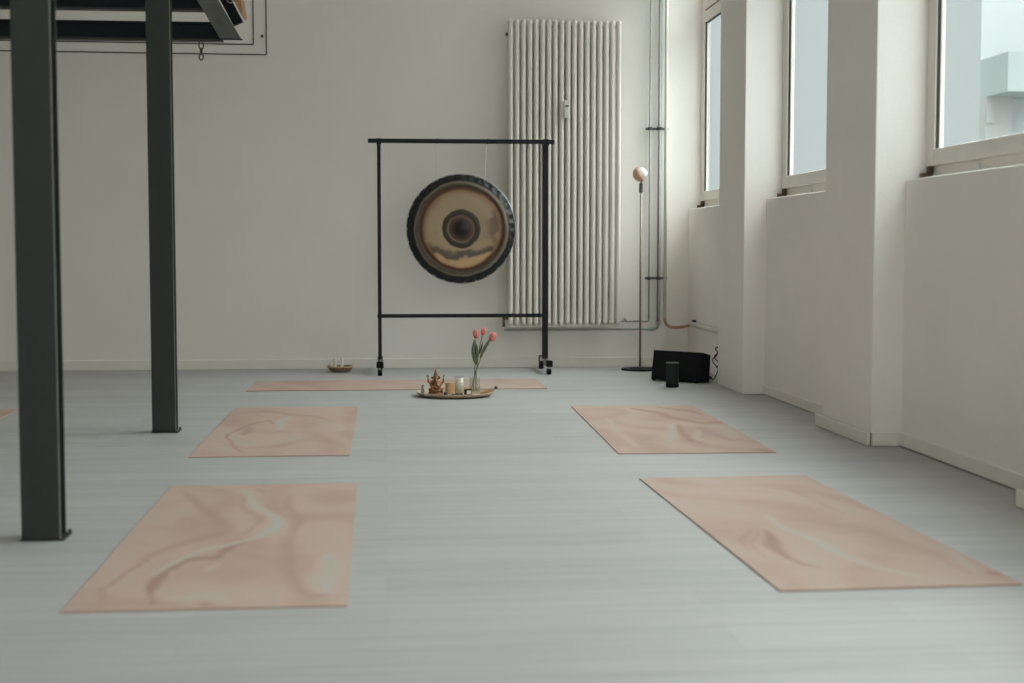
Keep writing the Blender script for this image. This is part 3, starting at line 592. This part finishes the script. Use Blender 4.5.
gg = empty('gong', (0.543, 10.12, 1.030), label='large round bronze gong with dark scalloped rim hanging in the black stand', cat='gong')
def gongmesh():
    bm = B(); nr, na = 60, 240; Rg = 0.388
    def prof(t):   # depth towards the viewer (negative y)
        if t < 0.21: return -0.020 * (cos(pi * t / 0.21) * 0.5 + 0.5) - 0.010
        if t < 0.25: return -0.010 + 0.004 * sin(pi * (t - 0.21) / 0.04)
        if t < 0.34: return -0.010 - 0.005 * sin(pi * (t - 0.25) / 0.09)
        if t < 0.72: return -0.010 - 0.004 * sin(pi * (t - 0.34) / 0.38)
        if t < 0.80: return -0.010 + 0.010 * sin(pi * (t - 0.72) / 0.08) 
        if t < 0.875: return -0.010 + 0.012 * (t - 0.80) / 0.075
        return 0.002 + 0.050 * ((t - 0.875) / 0.125) ** 1.5
    def pt(i, k, back=0):
        t = i / nr; a = 2 * pi * k / na
        r = Rg * t; y = prof(t)
        if t > 0.875:
            q = (t - 0.875) / 0.125
            r += 0.0075 * q * abs(sin(a * 15 + 0.6 * sin(3 * a))) * 1.3 - 0.006 * q
            y += 0.011 * q * sin(a * 34 + 1.0 * sin(5 * a)) * sin(pi * min(1, q * 1.1))
        return Vector((r * cos(a), y + back, r * sin(a)))
    prev = None
    for back in (0, 0.003):
        c = bm.verts.new((0, prof(0) + back, 0)); rings = []
        for i in range(1, nr + 1): rings.append([bm.verts.new(pt(i, k, back)) for k in range(na)])
        for k in range(na): bm.faces.new((c, rings[0][k], rings[0][(k + 1) % na]))
        for a, b in zip(rings, rings[1:]):
            for k in range(na): bm.faces.new((a[k], b[k], b[(k + 1) % na], a[(k + 1) % na]))
        if prev:
            for k in range(na): bm.faces.new((prev[k], rings[-1][k], rings[-1][(k + 1) % na], prev[(k + 1) % na]))
        prev = rings[-1]
    return bm
link('disc', gongmesh(), M['gong'], gg, smooth=True)
bm = B(); lathe(bm, [(0.386, -0.004), (0.391, 0.0), (0.391, 0.006), (0.386, 0.008)], 160, Matrix.Translation((0, 0.052, 0)) @ Matrix.Rotation(pi / 2, 4, 'X'), closed=True)
link('rim_edge', bm, M['chrome'], gg, smooth=True)['label'] = 'thin bright back edge of the rim'
for s in (-1, 1):
    bm = B(); tube(bm, [(s * 0.17, 0.02, 0.335), (s * 0.182, 0.06, 0.606)], 0.0018, 6); link('cord', bm, M['pipe'], gg)

# ------------------------------------------------------------------ floor lamp
fl = empty('floor_lamp', (1.863, 10.29, 0), label='slim rose metal floor lamp with a round shade beside the radiator', cat='floor lamp')
bm = B(); lathe(bm, [(0, 0), (0.136, 0), (0.138, 0.004), (0.136, 0.012), (0.02, 0.016), (0, 0.016)], 56); link('base', bm, M['blackplastic'], fl, smooth=False)['label'] = 'flat black round base'
bm = B(); tube(bm, [(0, 0, 0.014), (0, 0, 1.315)], 0.0075, 16); link('pole', bm, M['lampstem'], fl, smooth=True)
bm = B(); lathe(bm, [(0, 1.298), (0.011, 1.298), (0.014, 1.305), (0.014, 1.362), (0.008, 1.368), (0, 1.368)], 20); link('socket', bm, M['clamp'], fl, smooth=False)
bm = B(); tube(bm, [(0, 0, 1.36), (0, 0, 1.38)], 0.005, 10); link('neck', bm, M['lampstem'], fl)
# copper bowl tipped open towards the upper right, with a white opal globe sitting in it
q = Vector((0, 0, 1)).rotation_difference(Vector((0.84, -0.32, 0.44)).normalized()).to_matrix().to_4x4()
T_ = Matrix.Translation((-0.003, 0, 1.434)) @ q
outer = [(0.059 * sin(radians(a_)), -0.059 * cos(radians(a_))) for a_ in range(0, 98, 7)]
inner = [(0.0565 * sin(radians(a_)), -0.0565 * cos(radians(a_))) for a_ in range(91, -1, -7)]
bm = B(); lathe(bm, [(max(r_, 0), z_) for r_, z_ in outer + inner], 32, T_); link('lamp_shade', bm, M['lampglobe'], fl, smooth=True)
bm = B(); lathe(bm, [(0.043 * sin(radians(a_)), -0.043 * cos(radians(a_)) + 0.006) for a_ in range(0, 181, 10)], 28, T_); link('opal_globe', bm, M['opal'], fl, smooth=True)['label'] = 'white glass globe in the copper bowl'

# ------------------------------------------------------------------ speakers
bs = empty('box_speaker', (1.93, 9.35, 0), label='large black box speaker on the floor in the corner under the far window', cat='speaker')
foot = [(1.785, 9.450), (2.058, 9.195), (2.134, 9.224), (2.160, 9.34), (1.94, 9.60)]
top = [(1.808, 9.475, 0.206), (2.096, 9.245, 0.202), (2.148, 9.25, 0.184), (2.158, 9.34, 0.178), (1.935, 9.57, 0.188)]
bm = B()
lo = [bm.verts.new((x, y, 0.008)) for x, y in foot]; hi = [bm.verts.new(p) for p in top]
bm.faces.new(list(reversed(lo))); bm.faces.new(hi)
for i in range(5): j = (i + 1) % 5; bm.faces.new((lo[i], lo[j], hi[j], hi[i]))
kid('cabinet', bm, M['blackplastic'], bs, bevel=0.004)
A = Vector((1.785, 9.450, 0.008)); Bv = Vector((2.058, 9.195, 0.008)); Cc = Vector((2.096, 9.245, 0.202)); D = Vector((1.808, 9.475, 0.206))
def onface(u, v): return (A * (1 - u) + Bv * u) * (1 - v) + (D * (1 - u) + Cc * u) * v
nrm = (Bv - A).cross(D - A).normalized()
bm = B(); q = [onface(u, v) for u, v in ((0.05, 0.08), (0.95, 0.08), (0.95, 0.92), (0.05, 0.92))]
hexa(bm, [p - nrm * 0.002 for p in q] + [p + nrm * 0.004 for p in q]) ; kid('grille', bm, M['rubber'], bs, bevel=0.002)
for x, y in ((1.81, 9.455), (2.05, 9.235), (2.13, 9.32), (1.94, 9.57)):
    bm = B(); tube(bm, [(x, y, 0), (x, y, 0.01)], 0.012, 12); kid('rubber_foot', bm, M['rubber'], bs)
bm = B(); c0 = Vector((2.150, 9.32, 0.035))
tube(bm, [(2.145, 9.31, 0.03), (2.158, 9.285, 0.03)], 0.010, 10); kid('plug', bm, M['rubber'], bs)

sp_ = empty('portable_speaker', (1.836, 8.975, 0), label='small dark cylinder speaker standing in front of the black box speaker', cat='speaker')
bm = B(); lathe(bm, [(0, 0), (0.036, 0), (0.040, 0.004), (0.041, 0.02), (0.041, 0.150), (0.039, 0.158), (0.034, 0.160), (0, 0.160)], 40); link('body', bm, M['fabric'], sp_, smooth=False)
bm = B(); lathe(bm, [(0.036, 0.1595), (0.0395, 0.1585), (0.0405, 0.152), (0.0417, 0.152), (0.0412, 0.1600), (0.037, 0.1625)], 40, closed=True); link('top_ring', bm, M['clamp'], sp_, smooth=True)
bm = B(); lathe(bm, [(0.0405, 0.002), (0.0425, 0.004), (0.0425, 0.022), (0.0405, 0.024)], 40, closed=True); link('base_ring', bm, M['rubber'], sp_, smooth=True)

bm = B()
pts = [(2.158, 9.287, 0.030), (2.172, 9.27, 0.02), (2.185, 9.265, 0.04), (2.197, 9.262, 0.07), (2.200, 9.26, 0.10), (2.172, 9.262, 0.130), (2.165, 9.262, 0.155), (2.190, 9.262, 0.178), (2.200, 9.262, 0.200), (2.183, 9.262, 0.222), (2.196, 9.262, 0.236),
       (2.205, 9.262, 0.215), (2.190, 9.262, 0.190), (2.176, 9.262, 0.168), (2.200, 9.262, 0.14), (2.203, 9.262, 0.115), (2.188, 9.262, 0.10)]
P = [Vector(p) for p in pts]; sm = []
for i in range(len(P) - 1):
    p0, p1, p2, p3 = P[max(i - 1, 0)], P[i], P[i + 1], P[min(i + 2, len(P) - 1)]
    for k in range(5):
        t = k / 5; sm.append(0.5 * ((2 * p1) + (p2 - p0) * t + (2 * p0 - 5 * p1 + 4 * p2 - p3) * t * t + (3 * p1 - p0 - 3 * p2 + p3) * t ** 3))
sm.append(P[-1]); tube(bm, sm, 0.0035, 8)
tag(link('power_cable', bm, M['rubber'], smooth=True), 'tangled black cable hanging down beside the black box speaker', 'cable')

# ------------------------------------------------------------------ tray and what stands on it
tx, ty = 0.422, 8.56
bm = B()
prof = [(0, 0.004), (0.19, 0.004), (0.222, 0.010), (0.240, 0.026), (0.236, 0.029), (0.218, 0.017), (0.188, 0.012), (0, 0.012)]
lathe(bm, prof, 64)
for v in bm.verts:
    v.co.y *= 0.96
    rr = math.hypot(v.co.x, v.co.y)
    if v.co.x > 0.19: v.co.z += 0.012 * ((v.co.x - 0.19) / 0.05) ** 1.5
tray = link('round_tray', bm, M['wood'], loc=(tx, ty, 0), smooth=False, bevel=0.0015)
tray['label'] = 'round pale wooden tray on the floor holding a figurine and tulips'; tray['category'] = 'tray'
bm0 = None
TZ = 0.0122
# seated four-armed figurine: one continuous body fused from blended forms
def figurine(cx, cy, z):
    t = empty('deity_figurine', (cx, cy, z), label='small aged bronze seated figurine with raised arms, on the tray', cat='figurine')
    bm = B()
    def ball(p, s, rot=0): 
        m4 = Matrix.Translation(p) @ Matrix.Rotation(rot, 4, 'Y') @ Matrix.Diagonal((s[0], s[1], s[2], 1))
        bmesh.ops.create_icosphere(bm, subdivisions=3, radius=1, matrix=m4)
    ball((0, 0, 0.052), (0.034, 0.026, 0.030)); ball((0, -0.008, 0.046), (0.031, 0.024, 0.023)); ball((0, 0, 0.076), (0.028, 0.018, 0.013))
    ball((0, -0.004, 0.099), (0.0165, 0.015, 0.016))
    for s in (-1, 1):
        ball((s * 0.0195, 0, 0.099), (0.0085, 0.003, 0.0105), s * 0.3)                 # ears
        ball((s * 0.022, -0.012, 0.028), (0.022, 0.018, 0.0105), s * 0.25)             # folded legs
        ball((s * 0.036, -0.014, 0.030), (0.010, 0.012, 0.009))
        ball((s * 0.012, -0.028, 0.024), (0.014, 0.008, 0.006))
        tube(bm, [(s * 0.018, 0.004, 0.076), (s * 0.037, 0.004, 0.066), (s * 0.045, 0.0, 0.076), (s * 0.0465, -0.002, 0.090)], [0.009, 0.0075, 0.006, 0.005], 10)   # raised arms
        ball((s * 0.0465, -0.002, 0.094), (0.005, 0.004, 0.006))
        tube(bm, [(s * 0.019, 0.0, 0.074), (s * 0.032, -0.010, 0.056), (s * 0.026, -0.026, 0.046)], [0.007, 0.006, 0.0045], 10)  # lower arms
        ball((s * 0.025, -0.029, 0.045), (0.006, 0.005, 0.005))
    tube(bm, [(0, -0.014, 0.094), (0.001, -0.024, 0.084), (0.003, -0.029, 0.070), (0.008, -0.030, 0.058), (0.014, -0.028, 0.054)], [0.0065, 0.006, 0.005, 0.004, 0.0035], 10)  # trunk-like long nose
    o = link('body', bm, M['bronze'], t, smooth=True)
    rm = o.modifiers.new('remesh', 'REMESH'); rm.mode = 'VOXEL'; rm.voxel_size = 0.0014; rm.use_smooth_shade = True
    bm = B(); lathe(bm, [(0, 0.107), (0.0150, 0.107), (0.0155, 0.112), (0.0125, 0.116), (0.0130, 0.121), (0.0095, 0.126), (0.0098, 0.130), (0.0060, 0.135), (0.0052, 0.142), (0.0022, 0.150), (0, 0.153)], 20); link('crown', bm, M['bronze'], t, smooth=True)
    bm = B(); lathe(bm, [(0, 0), (0.046, 0), (0.048, 0.004), (0.043, 0.009), (0.045, 0.014), (0.040, 0.019), (0, 0.019)], 28)
    for v in bm.verts: v.co.y *= 0.72
    link('pedestal', bm, M['bronze'], t, smooth=False)
    for s in (-1, 1):
        bm = B(); tube(bm, [(s * 0.0465, -0.003, 0.100), (s * 0.049, -0.003, 0.110)], [0.0024, 0.0015], 8)
        if s < 0: lathe(bm, [(0.004, -0.0015), (0.008, -0.0015), (0.008, 0.0015), (0.004, 0.0015)], 14, Matrix.Translation((-0.049, -0.003, 0.109)) @ Matrix.Rotation(pi / 2, 4, 'X'), closed=True)
        else: lathe(bm, [(0, -0.006), (0.004, -0.003), (0.0045, 0.003), (0, 0.010)], 10, Matrix.Translation((0.049, -0.003, 0.110)))
        link('held_emblem', bm, M['bronze'], t)
figurine(0.302, 8.545, TZ)
def simple(name, cat, label, x, y, z, parts, group=None, rotz=0):
    """parts: (name, bm, material)"""
    if len(parts) == 1:
        o = link(name, parts[0][1], parts[0][2], loc=(x, y, z), rot=(0, 0, rotz), **(parts[0][3] if len(parts[0]) > 3 else {})); return tag(o, label, cat, group)
    e = empty(name, (x, y, z), rotz, label=label, cat=cat, group=group)
    for p in parts: link(p[0], p[1], p[2], e, **(p[3] if len(p) > 3 else {}))
    return e
def L(prof, n=24, M4=None, closed=False): b = B(); lathe(b, prof, n, M4, closed); return b
def BX(*a): b = B(); box(b, *a); return b
simple('glass_bottle', 'bottle', 'tiny blue-grey bottle at the left edge of the tray', 0.222, 8.52, TZ + 0.004,
       [('bottle', L([(0, 0), (0.009, 0), (0.010, 0.003), (0.010, 0.030), (0.006, 0.037), (0.006, 0.042), (0, 0.042)]), M['bluebottle'], dict(smooth=True)), ('cap', L([(0, 0.042), (0.007, 0.042), (0.007, 0.056), (0, 0.056)]), M['bluebottle'])])
simple('tealight', 'candle', 'small white tealight on the tray between the blue bottle and the figurine', 0.243, 8.43, TZ,
       [('cup', L([(0, 0), (0.014, 0), (0.0145, 0.012), (0.0135, 0.012), (0.013, 0.009), (0, 0.009)]), M['chrome']), ('wax', L([(0, 0.002), (0.0128, 0.002), (0.0128, 0.0105), (0, 0.0105)]), M['wax'])])
simple('round_pebble', 'stone', 'dark brown round pebble on the tray, right beside the figurine', 0.358, 8.46, TZ, [('pebble', L([(0, 0), (0.008, 0.002), (0.012, 0.009), (0.011, 0.016), (0.006, 0.022), (0, 0.024)], 16), M['stone'], dict(smooth=True))])
simple('amber_candle', 'candle', 'amber pillar candle on the tray, between the figurine and the pale glass', 0.388, 8.56, TZ,
       [('wax', L([(0, 0), (0.027, 0), (0.0285, 0.003), (0.0285, 0.066), (0.026, 0.069), (0.012, 0.066), (0, 0.0655)]), M['amberwax'], dict(smooth=False)), ('wick', L([(0, 0.065), (0.001, 0.065), (0.001, 0.075), (0, 0.075)], 6), M['rubber'])])
simple('candle_glass', 'candle glass', 'tall pale glass with a white candle, on the tray behind the dark stones', 0.446, 8.60, TZ,
       [('glass', L([(0, 0), (0.027, 0), (0.029, 0.004), (0.030, 0.104), (0.0285, 0.104), (0.0275, 0.006), (0, 0.006)], 28), M['frost'], dict(smooth=True)), ('wax', L([(0, 0.0065), (0.0265, 0.0065), (0.0268, 0.090), (0, 0.088)]), M['wax'], dict(smooth=True))])
for i, (dx, dy, s, lab) in enumerate(((0.400, 8.440, 0.009, 'small dark purple stone on the tray, leftmost of the row of three'), (0.424, 8.432, 0.011, 'dark purple stone on the tray, middle of the row of three'), (0.450, 8.440, 0.010, 'dark purple stone on the tray, rightmost of the row of three'))):
    b = B(); bmesh.ops.create_icosphere(b, subdivisions=2, radius=1)
    for v in b.verts: v.co = Vector((v.co.x * s * 1.15, v.co.y * s, (v.co.z + 1) * s * 0.85)) * (1 + 0.15 * R.uniform(-1, 1))
    simple('purple_stone', 'stone', lab, dx, dy, TZ, [('stone', b, M['stone'])], 'dark stones on the tray')
simple('matchbox', 'box', 'small black box with a white face on the tray, beside the vase', 0.492, 8.46, TZ,
       [('sleeve', BX(-0.022, 0.022, -0.012, 0.012, 0, 0.038), M['blackplastic'], dict(bevel=0.0015)), ('white_face', BX(-0.010, 0.0165, -0.0135, -0.0118, 0.009, 0.030), M['label_white'])], rotz=0.1)
simple('incense_holder', 'incense holder', 'orange wooden stick with a dark round tip leaning on the right rim of the tray', 0.595, 8.50, TZ,
       [('stick', (lambda b: (tube(b, [(-0.03, 0, 0.006), (0.035, 0, 0.020), (0.065, 0, 0.036)], [0.006, 0.006, 0.005], 10), b)[1])(B()), M['treadwood'], dict(smooth=True)), ('tip', L([(0, -0.011), (0.009, -0.007), (0.012, 0), (0.009, 0.007), (0, 0.011)], 14, Matrix.Translation((0.068, 0, 0.041))), M['stone'], dict(smooth=True))])
# vase with tulips
vx, vy = 0.540, 8.60
simple('glass_vase', 'vase', 'clear glass vase on the tray holding three tulips', vx, vy, TZ,
       [('glass', L([(0, 0), (0.030, 0), (0.032, 0.003), (0.033, 0.05), (0.031, 0.092), (0.033, 0.100), (0.0315, 0.100), (0.0295, 0.092), (0.0315, 0.05), (0.0305, 0.006), (0, 0.006)], 36), M['vase'], dict(smooth=True)),
        ('water', L([(0, 0.0065), (0.0300, 0.0065), (0.0308, 0.03), (0.0310, 0.045), (0, 0.045)], 36), M['vase'], dict(smooth=True))])
def tulip(base, mid, topp, hs, lean, leafs, label, col='petal'):
    e = empty('tulip', base, label=label, cat='tulip', group='coral tulips in the glass vase')
    b0 = Vector(base); P_ = arc(base, mid, topp, 12)
    bm = B(); tube(bm, [p - b0 for p in P_], 0.0032, 8); link('stem', bm, M['stemgreen'], e, smooth=True)
    T = Vector(topp) - b0; ax = (P_[-1] - P_[-2]).normalized(); q = Vector((0, 0, 1)).rotation_difference(ax).to_matrix().to_4x4()
    fl_ = link('flower_head', L([(0, 0), (0.010 * hs, 0.002), (0.0145 * hs, 0.012 * hs), (0.0145 * hs, 0.026 * hs), (0.010 * hs, 0.040 * hs), (0.004 * hs, 0.046 * hs), (0, 0.045 * hs)], 16, Matrix.Translation(T) @ q), M['petal_dark'], e, smooth=True)
    for k in range(6):
        bm = B(); a0 = k * pi / 3; nu, nv = 6, 9; g = []
        for iv in range(nv):
            t = iv / (nv - 1); w = sin(pi * min(1, t * 0.9 + 0.08)) ** 0.7 * 0.55; rr = (0.004 + 0.0135 * sin(pi * min(0.97, t * 0.8 + 0.08))) * hs + (0.0012 if k % 2 else 0.0003)
            row = []
            for iu in range(nu):
                a = a0 + (iu / (nu - 1) - 0.5) * 2 * w
                row.append(bm.verts.new(Matrix.Translation(T) @ q @ Vector((rr * cos(a), rr * sin(a), 0.054 * hs * t))))
            g.append(row)
        for r0, r1 in zip(g, g[1:]):
            for iu in range(nu - 1): bm.faces.new((r0[iu], r0[iu + 1], r1[iu + 1], r1[iu]))
        o = link('petal', bm, M['petal'], fl_, smooth=True); so = o.modifiers.new('solid', 'SOLIDIFY'); so.thickness = 0.0008
    for (p0, p1, p2, w) in leafs:
        bm = B(); C_ = arc(p0, p1, p2, 14); rows = []
        for i, p in enumerate(C_):
            t = i / 14; ww = w * sin(pi * min(1, 0.12 + 0.88 * t)) ** 0.8
            tg = (C_[min(i + 1, 14)] - C_[max(i - 1, 0)]).normalized(); sd = Vector((0.9, 0.45, 0)); sd = (sd - tg * sd.dot(tg)).normalized(); nn = tg.cross(sd)
            rows.append([bm.verts.new(p - b0 + sd * ww * s + nn * (abs(s) * ww * 0.55)) for s in (-1, -0.5, 0, 0.5, 1)])
        for r0, r1 in zip(rows, rows[1:]):
            for k in range(4): bm.faces.new((r0[k], r0[k + 1], r1[k + 1], r1[k]))
        o = link('leaf', bm, M['leaf'], e, smooth=True); so = o.modifiers.new('solid', 'SOLIDIFY'); so.thickness = 0.0009
tulip((0.530, 8.600, 0.024), (0.548, 8.60, 0.20), (0.548, 8.60, 0.345), 1.05, 0, [((0.553, 8.598, 0.185), (0.527, 8.585, 0.26), (0.541, 8.59, 0.345), 0.015), ((0.552, 8.6, 0.20), (0.560, 8.59, 0.27), (0.553, 8.59, 0.315), 0.010)], 'leftmost coral tulip, standing upright in the glass vase')
tulip((0.552, 8.610, 0.024), (0.540, 8.62, 0.16), (0.590, 8.63, 0.362), 0.92, 0, [((0.562, 8.612, 0.24), (0.590, 8.62, 0.28), (0.592, 8.63, 0.325), 0.007)], 'middle and tallest coral tulip, behind the other two in the vase')
tulip((0.518, 8.594, 0.024), (0.550, 8.60, 0.20), (0.634, 8.60, 0.328), 1.12, 0, [((0.575, 8.598, 0.225), (0.600, 8.58, 0.28), (0.652, 8.60, 0.365), 0.0125)], 'rightmost coral tulip, leaning out to the right of the vase')

# bowl by the wall with small candles
simple('shallow_bowl', 'bowl', 'small brown bowl on the floor by the back wall, left of the gong stand', -0.325, 10.34, 0,
       [('bowl', L([(0, 0), (0.050, 0), (0.075, 0.010), (0.094, 0.036), (0.090, 0.040), (0.070, 0.018), (0, 0.012)], 36), M['bowl'], dict(smooth=False, bevel=0.001)),
        ('rim', L([(0.089, 0.034), (0.097, 0.034), (0.097, 0.043), (0.089, 0.043)], 36, None, True), M['wood'])])
for x, y, h, r, lab in ((-0.365, 10.35, 0.082, 0.014, 'thick short white candle standing in the small brown bowl, on the left'), (-0.313, 10.33, 0.085, 0.0095, 'thin white candle standing in the small brown bowl, on the right'), (-0.392, 10.34, 0.055, 0.010, 'shortest white candle at the left rim inside the small brown bowl')):
    simple('bowl_candle', 'candle', lab, x, y, 0.013, [('wax', L([(0, 0), (r, 0), (r, h), (r * 0.8, h + 0.002), (0, h)], 16), M['wax']), ('wick', L([(0, h), (0.001, h), (0.001, h + 0.006), (0, h + 0.006)], 6), M['rubber'])], 'white candles in the brown bowl')

# ------------------------------------------------------------------ light
w = bpy.data.worlds.new('overcast_sky'); sc.world = w; w.use_nodes = True; nt = w.node_tree
bg = nt.nodes['Background']
tc = N(nt, 'ShaderNodeTexCoord'); sx = N(nt, 'ShaderNodeSeparateXYZ'); nt.links.new(tc.outputs['Generated'], sx.inputs[0])
# overcast sky: dim at the horizon, bright high up, with the sun glowing through high haze on the window side
HOR, ZEN, GLOW, FILL_GLOW = 0.76, 3.0, 11.5, 1.8
mr = N(nt, 'ShaderNodeMapRange', interpolation_type='SMOOTHSTEP'); mr.inputs[1].default_value = 0.20; mr.inputs[2].default_value = 0.75; mr.inputs[3].default_value = HOR; mr.inputs[4].default_value = ZEN
nt.links.new(sx.outputs[2], mr.inputs[0])
dt = N(nt, 'ShaderNodeVectorMath', operation='DOT_PRODUCT'); dt.inputs[1].default_value = Vector((0.74, 0.44, 0.60)).normalized()
nt.links.new(tc.outputs['Generated'], dt.inputs[0])
gl = N(nt, 'ShaderNodeMapRange', interpolation_type='SMOOTHSTEP'); gl.inputs[1].default_value = 0.45; gl.inputs[2].default_value = 0.95; gl.inputs[3].default_value = 0; gl.inputs[4].default_value = GLOW
nt.links.new(dt.outputs['Value'], gl.inputs[0])
up = N(nt, 'ShaderNodeMapRange', interpolation_type='SMOOTHSTEP'); up.inputs[1].default_value = 0.18; up.inputs[2].default_value = 0.42
nt.links.new(sx.outputs[2], up.inputs[0])
g2 = N(nt, 'ShaderNodeMath', operation='MULTIPLY'); nt.links.new(gl.outputs[0], g2.inputs[0]); nt.links.new(up.outputs[0], g2.inputs[1])
sm_ = N(nt, 'ShaderNodeMath', operation='ADD'); nt.links.new(mr.outputs[0], sm_.inputs[0]); nt.links.new(g2.outputs[0], sm_.inputs[1])
d2 = N(nt, 'ShaderNodeVectorMath', operation='DOT_PRODUCT'); d2.inputs[1].default_value = Vector((-0.10, -0.85, 0.45)).normalized()  # second sky lobe behind the camera, added as fill through the added windows
nt.links.new(tc.outputs['Generated'], d2.inputs[0])
gm = N(nt, 'ShaderNodeMapRange', interpolation_type='SMOOTHSTEP'); gm.inputs[1].default_value = 0.50; gm.inputs[2].default_value = 0.92; gm.inputs[3].default_value = 0; gm.inputs[4].default_value = FILL_GLOW
nt.links.new(d2.outputs['Value'], gm.inputs[0])
s2 = N(nt, 'ShaderNodeMath', operation='ADD'); nt.links.new(sm_.outputs[0], s2.inputs[0]); nt.links.new(gm.outputs[0], s2.inputs[1])
nt.links.new(s2.outputs[0], bg.inputs[1]); bg.inputs[0].default_value = (0.975, 1.0, 1.01, 1)
for i, (a, b) in enumerate(bays):
    ld = bpy.data.lights.new('window_portal', 'AREA'); ld.shape = 'RECTANGLE'; ld.size = b - a; ld.size_y = WTOP - LEDGE; ld.cycles.is_portal = True
    o = bpy.data.objects.new('window_portal', ld); COL.objects.link(o); o.location = (XOUT + 0.01, (a + b) / 2, (WTOP + LEDGE) / 2); o.rotation_euler = (0, pi / 2, 0)
    ld.size, ld.size_y = WTOP - LEDGE, b - a
for a, b in fill_bays:  # sampling portals of the added windows
    ld = bpy.data.lights.new('window_portal', 'AREA'); ld.shape = 'RECTANGLE'; ld.size = b - a; ld.size_y = FZ1 - FZ0; ld.cycles.is_portal = True
    o = bpy.data.objects.new('window_portal', ld); COL.objects.link(o); o.location = ((a + b) / 2, YN - 0.13, (FZ0 + FZ1) / 2); o.rotation_euler = (pi / 2, 0, 0)

# ------------------------------------------------------------------ camera
cd = bpy.data.cameras.new('camera'); cam = bpy.data.objects.new('camera', cd); COL.objects.link(cam); sc.camera = cam
f = 1422.0; yaw = math.atan((512 - 385) / f); pitch = math.atan((341.5 - 250) / f)
cd.sensor_width = 36.0; cd.lens = 36.0 * f / 1024
cam.location = (0, 0, 0.88); cam.rotation_euler = (pi / 2 - pitch, 0, -yaw)
cd.dof.use_dof = True; cd.dof.focus_distance = 9.3; cd.dof.aperture_fstop = 2.8
cd.clip_start = 0.05; cd.clip_end = 200

vs = sc.view_settings; vs.view_transform = 'Standard'; vs.look = 'None'; vs.gamma = 1; vs.use_curve_mapping = False
vs.exposure = 0.0
sc.cycles.max_bounces = 16; sc.cycles.diffuse_bounces = 12; sc.cycles.transparent_max_bounces = 16
sc.cycles.sample_clamp_indirect = 4
